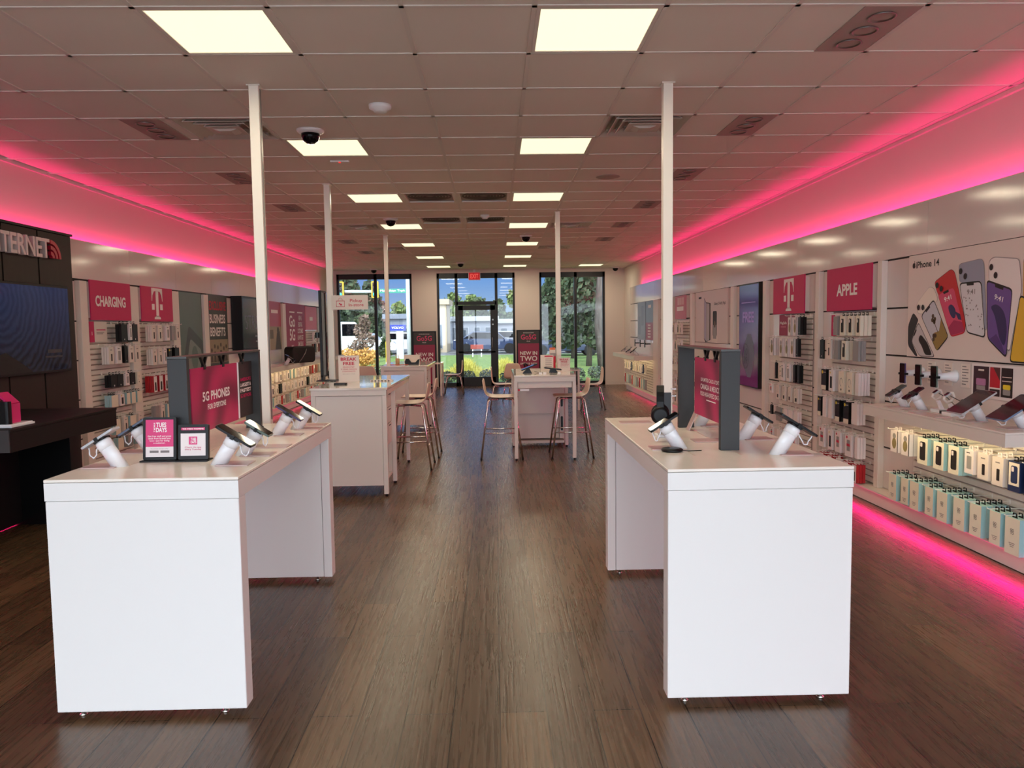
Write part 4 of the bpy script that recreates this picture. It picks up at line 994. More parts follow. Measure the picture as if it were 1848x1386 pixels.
# info things under the poster
for k, yk in enumerate((5.66, 5.45, 5.25)):
    ph = thing('smartphone', 'upright phone on a wall cone under the phone poster, %s' % ('leftmost', 'middle', 'rightmost')[k], 'phone', (XR-.15, yk, 1.045), -PI/2, 'wall mounted phones')
    MB().m((M('violet_phone', (72, 62, 104)), PGRN, M('grey_green_phone', (96, 112, 104)))[k]).prism(rrect(-.037, .037, 0, .15, .009), -.004, .005).build('body', ph)
    MB().m(SCREEN).prism(rrect(-.034, .034, .003, .147, .008), -.0055, -.004).build('screen', ph)
    mt = thing('wall_mount', 'white cone mount holding the %s upright phone under the poster' % ('leftmost', 'middle', 'rightmost')[k], 'mount', (XR, yk, 1.12), -PI/2, 'phone wall mounts')
    MB().m(PWHITE, True).lathe([(.045, 0), (.042, .01), (.026, .06), (.022, .13)], 24, Matrix.Rotation(PI/2, 4, 'X')).build('cone', mt)
    MB().m(BLACK).box(-.041, .041, -.143, -.131, -.012, .0).box(-.043, -.0385, -.16, -.131, -.012, .004).box(.0385, .043, -.16, -.131, -.012, .004).build('clamp', mt)
    MB().m(PWHITE).tube([(.01, -.13, -.03), (.02, -.13, -.08), (.0, -.135, -.085), (-.005, -.142, -.075)], .0028, 6).build('cable', mt)
    c = thing('info_card', 'printed spec card on the wall beside the %s upright phone' % ('leftmost', 'middle', 'rightmost')[k], 'card', (XR-.002, yk-.075, 1.05), -PI/2, 'spec cards under the poster')
    MB().m(CARD).box(0, .10, -.004, 0, 0, .16).build('card', c); b = MB().m(GREYINK)
    for q in range(7): b.rect(.012, .012+(.07 if q % 3 else .045), .02+.02*q, .026+.02*q, -.0045)
    b.build('fine_print', c)
t = thing('advert_board', 'white board of dark and red phone adverts under the phone poster', 'advert', (XR-.002, 5.03, 1.02), -PI/2)
MB().m(PAPER).box(-.02, .5, -.008, 0, -.02, .20).build('panel', t)
b = MB().m(M('ad_plum', (52, 26, 38), .4)).rect(0, .16, 0, .185, -.009).m(M('ad_lilac', (176, 120, 160), .5)).poly(rrect(.03, .13, .06, .105, .01), -.0095).m(GREYC).rect(.035, .125, .03, .058, -.0095).m(CARD).rect(.05, .11, .155, .166, -.0095); b.build('dark_advert', t)
b = MB().m(M('ad_red', (190, 24, 44), .4)).rect(.17, .27, .055, .185, -.009).m(M('ad_brown', (80, 36, 36), .5)).poly([(.2, .185), (.27, .185), (.27, .10)], -.0095).m(M('ad_dark', (36, 22, 24), .5)).rect(.17, .27, 0, .045, -.009); b.build('red_advert', t)
b = MB().m(M('ad_black', (24, 18, 18), .4)).rect(.28, .39, 0, .185, -.009).m(YELLOW).poly(rrect(.30, .37, .05, .08, .008), -.0095).m(GREYC).poly(rrect(.30, .37, .015, .05, .008), -.0095).m(CARD).rect(.29, .38, .125, .13, -.0095).rect(.29, .38, .10, .105, -.0095); b.build('black_advert', t)

# shelf with lit underside
def shelf(side, y0, y1, z, reach, label, warm=1.0):
    X = XR if side == 'R' else XL; s = 1 if side == 'R' else -1
    t = thing('display_shelf', label, 'shelf', (X, (y0+y1)/2, z)); h = (y1-y0)/2
    def bx(b, a, c, ya, yb, za, zb): return b.box(min(-s*a, -s*c), max(-s*a, -s*c), ya, yb, za, zb)
    MB_ = MB().m(LAM); bx(MB_, 0, reach, -h, h, -.012, 0); MB_.build('top', t, bevel=.002)
    b = MB().m(LAM); bx(b, reach-.02, reach-.001, -h+.001, h-.001, -.082, -.0125); bx(b, 0, reach-.02, -h+.001, -h+.02, -.082, -.0125); bx(b, 0, reach-.02, h-.02, h-.001, -.082, -.0125); b.build('apron', t)
    b = MB().m(M('warm_led', (255, 226, 160), .5, emit=1.0, emit_rgb=(1.5, 1.15, .62))); bx(b, reach-.05, reach-.03, -h+.04, h-.04, -.03, -.02); b.build('light_strip', t)
    area('shelf_lamp', (-s*(reach-.04), 0, -.032), (0, s*math.radians(-30) if s > 0 else math.radians(30), 0), .02, 2*h-.1, SHELF_W*2*h/1.6*warm, (1, .80, .45), parent=t)
    return t
SH = .885
shelf('R', 4.12, 5.75, SH, .40, 'cream display shelf under the phone poster, lit beneath')
phone_on_stand(2.985, 5.49, SH, PI, 'white phone stand on the right shelf, farthest from the camera', 'grey phone tilted out on the right shelf, farthest one', M('grey_phone', (90, 90, 92)), size=(.15, .074))
phone_on_stand(2.99, 5.27, SH, PI, 'white phone stand on the right shelf, second from the far end', 'dark maroon phone tilted out on the right shelf', M('maroon_phone', (60, 26, 34)), size=(.15, .074))
TABSCR = M('maroon_tablet_screen', (46, 16, 26), .07)
phone_on_stand(3.0, 4.63, SH, PI, 'white tablet stand on the right shelf, farther of two', 'dark tablet with silver edge on the right shelf, farther one', PSIL, size=(.25, .175), plate=True, kind='tablet', screen=TABSCR)
phone_on_stand(3.03, 4.29, SH, PI, 'white tablet stand on the right shelf, nearest the camera', 'dark tablet with blue edge on the right shelf, nearest one', M('blue_tablet', (110, 130, 160)), size=(.25, .175), plate=True, kind='tablet', screen=TABSCR)
for k, (x, y) in enumerate(((3.04, 5.13), (3.0, 4.93))):
    wd = ('farther', 'nearer')[k]
    t = thing('watch_stand', 'white watch stand on the right shelf, %s one' % wd, 'stand', (x, y, SH), PI, 'watch stands on the shelf')
    MB().m(PWHITE).prism(rrect(-.05, .05, -.055, .055, .008), 0, .022, 'z').build('base', t, bevel=.002)
    MB().m(PWHITE).prism([(-.012, .022), (.012, .022), (.036, .078), (.018, .082)], -.011, .011, 'y').build('arm', t)
    MB().m(BLACK).tube([(-.03, .02, .024), (-.06, .05, .05), (-.02, .03, .10), (.03, .01, .13)], .0025, 6).build('cable', t)
    Mx = Matrix.Translation((.045, 0, .138)) @ Matrix.Rotation(math.radians(35), 4, 'Y')
    q = thing('smart_watch', 'silver watch with pale strap on the shelf stand, %s one' % wd, 'watch', (x, y, SH), PI, 'watches on the shelf')
    b = MB().m(PSIL); obox(b, Mx, .042, .036, .011, .009); b.build('case', q)
    b = MB().m(SCREEN); obox(b, Mx @ Matrix.Translation((0, 0, .0058)), .036, .031, .001, .008); b.build('screen', q)
    b = MB().m(CARD); b.tube([Mx @ Vector(p) for p in ((.02, 0, 0), (.036, 0, -.012), (.03, 0, -.04), (0, 0, -.05), (-.03, 0, -.04), (-.036, 0, -.012), (-.02, 0, 0))], .009, 8); b.build('strap', q)
o = MB().m(M('dark_cable_box', (34, 32, 32), .5)).prism(rrect(-.03, .03, -.02, .02, .006), 0, .02, 'z').build('cable_hub', loc=(3.01, 5.04, SH)); tag(o, 'small black cable hub between the watch stands', 'cable hub')
o = MB().m(PLATE).box(-.06, .06, -.16, .16, 0, .003).build('info_plate', loc=(2.87, 4.98, SH)); tag(o, 'long pinkish info plate along the shelf edge before the watches', 'plate')
# two peg rows under that shelf
S1 = [(.055, 'oval', .11, .16, .03, 2), (.15, 'oval', .11, .16, .03, 2), (.29, 'blue', .125, .185, .028, 4), (.41, 'blue', .115, .185, .028, 4), (.515, 'blue', .115, .185, .028, 3), (.615, 'win', .09, .15, .03, 2), (.70, 'tan', .10, .16, .03, 2), (.785, 'tan', .10, .17, .03, 3), (.875, 'navy', .10, .175, .03, 3), (.96, 'navy', .10, .175, .03, 4)]
S2 = [(.06, 'teal', .11, .195, .03, 4), (.165, 'teal', .10, .19, .03, 3), (.245, 'teal', .115, .20, .032, 5), (.36, 'teal', .10, .195, .03, 3), (.455, 'teal', .115, .20, .032, 5), (.57, 'teal', .115, .205, .03, 3), (.675, 'teal', .11, .20, .032, 5), (.79, 'teal', .10, .20, .03, 3), (.885, 'teal', .125, .215, .032, 4)]
sw = slatwall('R', 5.72, 1.62, .135, .80, 'lit slatwall under the right display shelf', [('upper', .69, .215, S1), ('lower', .365, .225, S2)], 'under the right shelf')
for k, it in enumerate(S2):                                          # lettering on the front packs of the lower row
    fr_ = [o for o in bpy.data.objects if o.get('label') == 'teal edged pack in front, %s on the lower row under the right shelf' % ORD[k]]
    if fr_:
        text('lettering', 'GO\nTO', GREYINK, fr_[0], 0, -.08, w=.032, h=.034, y=-.0014, bold=.03, space=.8)
        b = MB().m(GREYINK)
        for q, ww in enumerate((.05, .04, .03)): b.rect(-ww/2, ww/2, -.150-.010*q, -.1465-.010*q, -.0013)
        b.build('fine_print', fr_[0])
fr_ = [o for o in bpy.data.objects if o.get('label', '').startswith('navy boxed phone case in front, ninth')]
if fr_:
    o = text('lettering', 'PELICAN', LETTER, fr_[0], -.0507, -.10, w=.075, h=.013, y=.015, rot=(0, -PI/2, PI)); o.rotation_euler = (PI/2, PI/2, -PI/2); o.location = (-.0507, .014, -.1)

# purple lit poster
t = thing('lit_poster', 'tall purple lit poster with a grey watch outline on the right wall', 'poster', (XR-.05, 9.83, .722), -PI/2)
def grad(name, a, bcol, z0, z1, em):
    m, n, l, b = nodes_mat(name); g = n.new('ShaderNodeTexCoord'); s_ = n.new('ShaderNodeSeparateXYZ'); r_ = n.new('ShaderNodeMapRange'); c = n.new('ShaderNodeMix'); c.data_type = 'RGBA'
    l.new(g.outputs['Object'], s_.inputs[0]); l.new(s_.outputs['Z'], r_.inputs[0]); r_.inputs[1].default_value = z0; r_.inputs[2].default_value = z1
    c.inputs[6].default_value = (*lin(a), 1); c.inputs[7].default_value = (*lin(bcol), 1); l.new(r_.outputs[0], c.inputs[0])
    l.new(c.outputs[2], b.inputs['Base Color']); l.new(c.outputs[2], b.inputs['Emission Color']); b.inputs['Emission Strength'].default_value = em; b.inputs['Roughness'].default_value = .12
    return m
MB().m(BLACKM).box(0, .73, 0, .048, 0, 1.28).build('frame', t)
MB().m(grad('purple_lit_print', (104, 24, 96), (70, 60, 120), .1, 1.2, .15)).rect(.012, .718, .012, 1.262, -.001).build('print', t)
text('lettering', 'FREE', M('mauve_letters', (140, 108, 164), .4, emit=.28), t, .36, .865, w=.42, h=.13, y=-.003, bold=.02)
b = MB().m(M('mauve_letters', (140, 108, 164))); b.rect(.1, .62, 1.04, 1.05, -.003); b.build('fine_print', t)
b = MB().m(M('watch_grey', (92, 86, 104), .4, emit=.12)).poly([(.34, .66), (.46, .66), (.56, .54), (.60, .38), (.54, .22), (.46, .12), (.34, .12), (.24, .22), (.2, .38), (.24, .54)], -.002)
b.m(M('watch_ring', (52, 40, 70), .4)); n = 28
for q in range(n):
    a, c = 2*PI*q/n, 2*PI*(q+1)/n
    b.poly([(.27+.13*math.cos(a), .38+.16*math.sin(a)), (.27+.13*math.cos(c), .38+.16*math.sin(c)), (.27+.115*math.cos(c), .38+.145*math.sin(c)), (.27+.115*math.cos(a), .38+.145*math.sin(a))], -.003)
b.build('printed_watch', t)
text('lettering', '10\n09', M('watch_ring', (52, 40, 70)), t, .27, .38, w=.15, h=.2, y=-.004, space=.8)
# foldable phones poster
t = thing('phone_poster', 'pale poster with two folding phones on the right wall', 'poster', (XR-.002, 12.1, 1.235), -PI/2)
MB().m(M('poster_pink_white', (214, 196, 190), .4)).box(0, 1.69, -.02, 0, 0, .765).build('panel', t)
b = MB().m(INK).poly([(.52, .67), (.62, .60), (.86, .58), (.86, .04), (.60, .0), (.52, .05)], -.021).m(M('pr_lav', (168, 160, 184), .5)).poly([(.53, .65), (.63, .585), (.63, .02), (.53, .06)], -.0215).m(M('pr_grey', (176, 170, 172), .5)).poly([(.635, .585), (.80, .575), (.80, .03), (.635, .02)], -.0215).m(M('pr_umber', (84, 62, 36))).poly([(.80, .52), (.85, .56), (.84, .05), (.80, .05)], -.022)
b.build('printed_fold_phone', t)
b = MB().m(INK).poly(rrect(.98, 1.18, .10, .46, .03), -.021).m(CARD).poly([(.93, .02), (1.22, .0), (1.22, .09), (1.0, .1)], -.0212).m(GREYC).rect(1.0, 1.16, .06, .26, -.0214).m(M('pr_umber', (84, 62, 36))).disc(1.08, .27, .05, -.0216)
b.build('printed_flip_phone', t)
text('lettering', 'Galaxy Z Fold5 | Flip5', INK, t, 1.32, .56, w=.55, h=.05, y=-.021, bold=.01)
MB().m(INK).rect(.2, .36, .66, .69, -.021).build('small_logo', t)
shelf('R', 10.35, 12.1, SH, .40, 'cream display shelf below the folding phone poster', warm=.5)
for k, yk in enumerate((11.8, 11.45, 11.1, 10.75)):
    phone_on_stand(2.98, yk, SH, PI, 'white phone stand below the folding phone poster, %s' % (('farthest', 'second farthest', 'second nearest', 'nearest')[k]), 'dark phone below the folding phone poster, %s' % (('farthest', 'second farthest', 'second nearest', 'nearest')[k]), PBLK, size=(.15, .074), plate=False, group='phone stands on the middle right shelf')
FB = [('upper', 1.06, .12, [(.2, 'strap', .08, .1, .03, 1), (.45, 'dark', .08, .09, .03, 1), (.7, 'strap', .08, .1, .03, 1)])]
slatwall('R', 12.1, 1.7, .135, .80, 'slatwall below the folding phone shelf', [('upper', .70, .15, [((k+.5)/9, ('case', 'win', 'tan')[k % 3], .1, .17, .03, 1) for k in range(9)]), ('lower', .40, .15, [((k+.5)/9, ('teal', 'red', 'win')[k % 3], .1, .17, .03, 1) for k in range(9)])], 'below the folding phone shelf', bulk=True)
# far bays
t = wall_sign('R', 13.3, 1.6, 1.99, .74, 'faded pink sign with white strokes, far along the right wall', MAGP)
b = MB().m(LETTER)
for k in range(5): b.rect(.2+.09*k, .235+.09*k, .24, .36, -.002)
b.rect(.14, .6, .14, .21, -.002); b.build('print', t)
fk = ['redwin', 'case', 'white', 'case', 'tan']
slatwall('R', 13.35, .85, .135, 1.59, 'white slatwall below the faded pink sign', [(rw, zt, .14, [((k+.5)/5, fk[(k+j) % 5], .11, .18, .03, 1) for k in range(5)]) for j, (rw, zt) in enumerate((('top', 1.53), ('second', 1.25), ('third', .95), ('fourth', .65), ('bottom', .36)))], 'below the faded pink sign', bulk=True)
t = thing('phone_poster', 'grey poster of phone outlines by the far right corner', 'poster', (XR-.002, 17.0, 1.2), -PI/2)
MB().m(M('poster_grey', (112, 110, 112), .3)).box(0, .88, -.02, 0, 0, .8).build('panel', t)
b = MB().m(M('poster_grey_dark', (84, 82, 86), .3))
for a in ((.1, .36, .1, .5), (.42, .7, .3, .72)): b.poly(rrect(*a, .04), -.021)
b.build('printed_phone', t)
t = thing('advert_poster', 'dark grey poster with a pink lower half, far right wall', 'poster', (XR-.002, 16.08, 1.2), -PI/2)
MB().m(M('poster_slate', (86, 86, 92), .3)).box(0, .8, -.02, 0, .36, .8).build('upper_panel', t); MB().m(M('poster_rose', (160, 74, 96), .4)).box(0, .8, -.02, 0, 0, .36).build('lower_panel', t)
MB().m(LETTER).rect(.26, .54, .66, .72, -.021).build('print', t)
b = MB().m(LETTER)
for q in range(5): b.rect(.22, .5, .05+.06*q, .08+.06*q, -.021)
b.build('lettering', t)
shelf('R', 15.25, 18.0, SH, .42, 'cream display shelf at the far end of the right wall', warm=.8)
for k, (yk, c_) in enumerate(((16.9, PSIL), (16.3, M('blue_grey_phone', (92, 104, 124))), (15.8, PBLK))):
    nm = ('farthest', 'middle', 'nearest')[k]
    phone_on_stand(2.95, yk, SH, PI, 'white phone stand on the far right shelf, %s' % nm, ('pale', 'blue grey', 'dark')[k] + ' phone tilted on the far right shelf', c_, size=(.18, .08), lean=40, plate=False)
    b = thing('smartphone', 'dark upright phone on the far right wall, %s' % nm, 'phone', (XR-.12, yk-.1, 1.05), -PI/2, 'upright phones on the far right wall'); MB().m(BLACK).prism(rrect(-.037, .037, 0, .15, .01), -.004, .005).box(-.015, .015, .005, .118, .06, .08).build('body', b)
slatwall('R', 17.95, 2.65, .135, .80, 'slatwall under the far right shelf', [('upper', .70, .17, [((k+.5)/10, ('tan', 'case', 'win', 'navy', 'case')[k % 5], .12, .18, .03, 1) for k in range(10)]), ('lower', .40, .17, [((k+.5)/12, ('red', 'teal', 'teal', 'grey')[k % 4], .1, .2, .03, 1) for k in range(12)])], 'under the far right shelf', bulk=True)
# ------------------------------------------------------------------ left wall
t = wall_sign('L', 7.615, 1.625, 2.018, .83, 'magenta sign with eight white capitals on the left wall')
text('lettering', 'CHARGING', LETTER, t, .40, .19, w=.62, h=.11, y=-.002, bold=.035)
t = wall_sign('L', 8.70, 1.622, 2.018, .83, 'magenta sign with a white letter emblem on the left wall')
t_logo(t, .40, .025, .36)
CH = [('top', 1.585, .15, [(.55, 'dark', .12, .185, .03, 2), (.72, 'win', .06, .17, .02, 1), (.84, 'dark', .12, .185, .03, 3)]),
      ('second', 1.355, .14, [(.22, 'tan', .1, .175, .022, 3), (.42, 'win', .1, .175, .022, 3), (.60, 'dark', .07, .175, .022, 2), (.74, 'tan', .1, .175, .022, 3), (.9, 'tan', .09, .175, .022, 2)]),
      ('third', 1.07, .14, [(.26, 'dark', .14, .125, .03, 2), (.42, 'dark', .12, .125, .03, 2), (.60, 'win', .08, .125, .022, 1), (.74, 'dark', .11, .125, .03, 2), (.91, 'cable', .07, .125, .022, 1)]),
      ('fourth', .865, .14, [(.25, 'teal', .13, .12, .022, 3), (.44, 'yband', .09, .12, .022, 2), (.6, 'teal', .07, .12, .022, 2), (.74, 'teal', .09, .12, .022, 2), (.9, 'teal', .1, .12, .022, 3)]),
      ('fifth', .62, .14, [(.3, 'teal', .1, .16, .022, 2), (.5, 'tan', .09, .16, .022, 2), (.7, 'teal', .14, .15, .022, 2), (.9, 'tan', .09, .15, .022, 2)]),
      ('bottom', .42, .14, [(.35, 'teal', .12, .12, .022, 2), (.6, 'grey', .1, .12, .022, 2), (.85, 'teal', .1, .12, .022, 2)])]
sw = slatwall('L', 7.62, .83, .135, 1.615, 'white slatwall of chargers on the left wall, nearest', CH, 'below the eight-letter sign')
b = MB().m(MAG).box(.0, .09, -.03, -.024, 1.27, 1.475).m(LETTER).rect(.04, .047, 1.34, 1.375, -.031); b.build('flag_sign', sw)
b = MB().m(CARD).box(.095, .34, -.03, -.024, 1.27, 1.475).m(MAGP).rect(.13, .31, 1.385, 1.40, -.031).m(GREYINK).rect(.13, .28, 1.365, 1.372, -.031).rect(.13, .26, 1.35, 1.357, -.031); b.build('info_card', sw)
TL = [('top', 1.57, .14, [(.12, 'tan', .1, .18, .022, 3), (.32, 'tan', .11, .18, .022, 3), (.58, 'win', .09, .175, .022, 2), (.76, 'grey', .09, .175, .022, 2), (.92, 'tan', .09, .175, .022, 2)]),
      ('second', 1.305, .14, [(.12, 'tan', .1, .18, .022, 3), (.30, 'tan', .1, .18, .022, 2), (.46, 'win', .08, .18, .022, 1), (.62, 'black', .09, .17, .022, 3), (.86, 'dark', .13, .17, .03, 2)]),
      ('third', 1.0, .14, [(.1, 'red', .09, .185, .022, 4), (.28, 'red', .1, .185, .022, 3), (.46, 'red', .09, .185, .022, 4), (.62, 'red', .1, .185, .022, 2), (.78, 'red', .09, .185, .022, 3), (.93, 'red', .09, .185, .022, 3)]),
      ('fourth', .655, .14, [(.12, 'grey', .1, .18, .022, 2), (.3, 'tan', .1, .18, .022, 2), (.5, 'teal', .1, .18, .022, 2), (.7, 'tan', .1, .18, .022, 2), (.9, 'teal', .1, .18, .022, 3)]),
      ('fifth', .40, .14, [(.15, 'teal', .1, .17, .022, 2), (.4, 'win', .1, .17, .022, 2), (.65, 'tan', .1, .17, .022, 2), (.9, 'teal', .1, .17, .022, 2)])]
slatwall('L', 8.69, .83, .135, 1.615, 'white slatwall of boxed cables on the left wall, second', TL, 'below the left letter emblem')
# green-grey phone poster
t = thing('phone_poster', 'tall grey green poster of a large phone on the left wall', 'poster', (XL+.02, 9.79, .75), PI/2)
MB().m(BLACKM).box(0, .775, 0, .018, 0, 1.265).m(M('poster_sage', (92, 112, 102), .35)).rect(.012, .763, .012, 1.253, -.001).build('panel', t)
b = MB().m(M('poster_sage_dark', (66, 72, 68), .3)).poly(rpoly([(.08, .3), (.30, .83), (.76, .62), (.76, .05), (.2, .02)], .06), -.002).m(M('poster_sage_light', (128, 136, 128), .3)).poly(rpoly([(.18, .28), (.34, .66), (.70, .5), (.70, .08), (.26, .05)], .05), -.003).m(M('poster_sage', (92, 112, 102))).disc(.47, .4, .11, -.004, .16)
b.build('printed_phone', t)
# business poster
t = thing('advert_poster', 'dark poster with white and red capitals over a photo, left wall', 'poster', (XL+.02, 10.76, 1.0), PI/2)
MB().m(M('poster_soot', (60, 60, 56), .4)).box(0, .80, -.0, .018, 0, 1.015).build('panel', t)
text('lettering', 'EXCLUSIVE', REDINK, t, .41, .86, w=.66, h=.13, y=-.002, bold=.02)
text('lettering', 'BUSINESS', LETTER, t, .39, .675, w=.62, h=.13, y=-.002, bold=.02)
text('lettering', 'BENEFITS', LETTER, t, .39, .49, w=.60, h=.13, y=-.002, bold=.02)
b = MB().m(M('photo_tan', (150, 138, 112), .5)).rect(.02, .78, .05, .38, -.001).m(M('photo_dark', (70, 60, 48), .5))
for x_, h_ in ((.12, .2), (.24, .26), (.36, .24), (.48, .28), (.6, .22), (.7, .25)): b.disc(x_, .05+h_*.9, .03, -.002).poly([(x_-.05, .06), (x_+.05, .06), (x_+.035, h_*.8), (x_-.035, h_*.8)], -.002)
b.build('printed_photo', t)
MB().m(BLACK).box(0, .8, -.03, .016, -.035, -.005).build('lower_ledge', t)
# big dark lightbox
t = thing('lit_poster', 'thick dark screen with faint capitals hung on the left wall', 'screen', (XL+.17, 11.78, 1.2), PI/2)
MB().m(BLACK).box(0, 1.32, 0, .165, 0, .83).build('case', t)
MB().m(M('dim_screen', (54, 58, 58), .12, emit=.10)).rect(.03, 1.29, .03, .80, -.001).build('screen', t)
text('lettering', 'STREAM', M('dim_letters', (92, 74, 84), .3, emit=.1), t, .66, .43, w=1.05, h=.22, y=-.002, bold=-.01)
b = MB().m(M('dim_letters2', (112, 112, 110), .3)).rect(.6, .74, .20, .23, -.002).rect(.62, .72, .12, .14, -.002); b.build('fine_print', t)
# pink and go-posters farther along
t = thing('advert_poster', 'narrow pink poster over a photo, left wall past the screen', 'poster', (XL+.02, 13.62, 1.15), PI/2)
MB().m(M('poster_rose2', (176, 64, 90), .4)).box(0, .82, 0, .018, .42, .87).build('upper_panel', t); MB().m(M('photo_sand', (160, 148, 120), .5)).box(0, .82, 0, .018, 0, .42).build('photo_panel', t)
b = MB().m(M('photo_dark', (70, 60, 48))).poly([(.4, 0), (.78, 0), (.7, .34), (.52, .3)], -.001).disc(.6, .34, .07, -.002).m(M('photo_dark2', (110, 100, 80), .5)).rect(.04, .3, .2, .36, -.001); b.build('printed_photo', t)
MB().m(LETTER).rect(.2, .62, .66, .72, -.001).build('print', t)
t = thing('advert_poster', 'tall magenta poster with white letters and digits, far left wall', 'poster', (XL+.02, 14.72, .98), PI/2)
MB().m(MAGD).box(0, 1.53, 0, .018, 0, 1.04).build('panel', t)
text('lettering', 'Go\n5G', LETTER, t, .50, .56, w=.42, h=.5, y=-.002, bold=.02, space=.85); text('lettering', 'PLUS', LETTER, t, .5, .2, w=.16, h=.05, y=-.002)
text('lettering', 'NEW &\nEXISTING\nCUSTOMERS\nALWAYS GET\nSAME DEALS', LETTER, t, 1.12, .50, w=.46, h=.62, y=-.002, bold=.015)
MB().m(LETTER).rect(.32, .7, .86, .885, -.002).build('print', t); MB().m(LETTER).rect(.9, 1.33, .86, .885, -.002).build('print', t)
t = thing('lit_poster', 'pale pink poster with small white letters, far left wall', 'poster', (XL+.02, 16.32, 1.5), PI/2)
MB().m(MAGP).box(0, 1.0, 0, .018, 0, .5).build('panel', t); MB().m(LETTER).rect(.35, .62, .2, .28, -.001).build('print', t)
slatwall('L', 16.35, .9, .95, 1.48, 'white slatwall below the pale pink poster', [('top', 1.44, .14, [(.2, 'win', .12, .18, .03, 1), (.5, 'dark', .16, .12, .03, 1), (.8, 'dark', .13, .12, .03, 1)]), ('lower', 1.2, .14, [((k+.5)/5, ('brown', 'dark', 'tan')[k % 3], .1, .18, .03, 1) for k in range(5)])], 'below the pale pink poster', bulk=True)
t = thing('phone_poster', 'pale poster with dark green leaf shapes at the far left end', 'poster', (XL+.02, 17.4, 1.1), PI/2)
MB().m(M('poster_bone', (186, 180, 168), .4)).box(0, 1.1, 0, .018, 0, .9).build('panel', t)
b = MB().m(M('leaf_green', (76, 92, 76), .5)).poly([(.55, .86), (.78, .66), (.62, .46), (.45, .64)], -.001).poly([(.45, .44), (.66, .3), (.5, .04), (.32, .24)], -.001).m(M('leaf_dark', (54, 66, 56), .5)).poly([(.55, .86), (.62, .46), (.45, .64)], -.002).poly([(.45, .44), (.5, .04), (.32, .24)], -.002); b.build('printed_leaf', t)
shelf('L', 12.05, 18.3, .90, .42, 'long cream display shelf along the far left wall, lit beneath', warm=.75)
LK = ['white', 'white', 'tan', 'white', 'cable', 'white', 'yband', 'tan', 'yband', 'teal', 'teal', 'win']
FARL = [('upper', .755, .17, [((k+.5)/24, (LK + ['tan', 'win', 'win', 'brown', 'red', 'brown', 'grey', 'teal', 'white', 'grey', 'white', 'white'])[k], .13, .165, .03, 1) for k in range(24)]),
        ('lower', .545, .17, [((k+.5)/24, ('tan', 'tan', 'win', 'tan', 'yband', 'tan', 'dark', 'win')[k % 8], .13, .17, .03, 1) for k in range(24)]),
        ('bottom', .33, .17, [((k+.5)/22, ('teal', 'tan', 'red', 'grey')[k % 4], .13, .16, .03, 1) for k in range(22)])]
slatwall('L', 12.1, 6.1, .135, .815, 'long slatwall under the far left shelf', FARL, 'under the far left shelf', bulk=True)
phone_on_stand(-3.60, 13.25, .90, 0, 'white phone stand on the long left shelf', 'black phone tilted out on the long left shelf', PBLK, size=(.2, .09), length=.14)
t = thing('speaker', 'black rounded box with a carry strap on the long left shelf', 'speaker', (-3.60, 14.25, .90), PI/2 - .5)
MB().m(M('matte_black', (9, 9, 10), .6)).prism(rrect(-.30, .30, 0, .30, .07), -.11, .11, 'y').build('body', t, bevel=.02)
MB().m(STEEL).tube([(.04, -.125, .25), (-.02, -.15, .18), (-.10, -.14, .08), (-.16, -.13, .02)], .006, 6).build('strap', t)
o = MB().m(PLATE).box(-.08, .08, -.2, .2, 0, .004).build('info_plate', loc=(-3.75, 13.6, .90)); tag(o, 'pinkish info plate by the black rounded box', 'plate')
for k, yk in enumerate((15.6, 16.6, 17.4)):
    o = MB().m(PWHITE).prism(rrect(-.06, .06, -.05, .05, .01), 0, .14, 'z').build('gadget_box', loc=(-3.7, yk, .90)); tag(o, 'small white gadget box on the long left shelf, %s' % ('nearest', 'middle', 'farthest')[k], 'box')

b = MB()                                           # the small far packages beyond the three hundred nearest
for me, mx in BULK:
    vs = [b.bm.verts.new(mx @ v.co) for v in me.vertices]
    for f_ in me.polygons:
        b.m(me.materials[f_.material_index]); b.face([vs[i] for i in f_.vertices])
o = b.build('accessory_boxes'); tag(o, 'small boxes crowded on the far wall pegs of both side walls', 'boxes', kind='stuff')

# ---- dark internet bay with its screen and counter
BX = -3.90
t = thing('feature_wall', 'tall dark brown panel unit at the left edge', 'wall unit', (BX, 7.185, 0), PI/2)
BRW = M('dark_bronze_panel', (40, 31, 24), .45, spec=.3)
MB().m(BLACK).box(-3.4, .07, .012, .10, .0, 2.405).box(-3.4, .07, -.012, .012, 2.385, 2.405).build('carcass', t)
for a, c in ((-3.4, -2.62), (-2.61, -1.80), (-1.79, -.96), (-.95, -.47), (-.46, .055)):
    MB().m(BRW).box(a+.006, c-.004, 0, .012, .02, 2.38).build('panel', t)
t = thing('channel_sign', 'white raised capitals with a red signal emblem on the dark panel', 'sign', (BX+.03, 6.80, 2.23), PI/2)
text('raised_letters', 'INTERNET', M('sign_white', (226, 210, 204), .45), t, -.415, 0, w=.84, h=.165, y=0, bold=.015, depth=.025)
b = MB().m(M('red_emblem', (176, 24, 50), .35))
for q, r_ in enumerate((.055, .105, .155)):
    n = 10
    for k in range(n):
        a, c = PI/2*k/n, PI/2*(k+1)/n; r0 = r_-.032
        b.prism([(.03+r0*math.cos(a), -.075+r0*math.sin(a)), (.03+r_*math.cos(a), -.075+r_*math.sin(a)), (.03+r_*math.cos(c), -.075+r_*math.sin(c)), (.03+r0*math.cos(c), -.075+r0*math.sin(c))], -.02, .01)
b.build('signal_emblem', t)
t = thing('television', 'large flat screen showing a blue night sky on the dark panel', 'television', (BX+.06, 7.06, 1.16), PI/2)
MB().m(BLACK).box(-1.62, .0, .004, .055, 0, .757).build('case', t, bevel=.003)
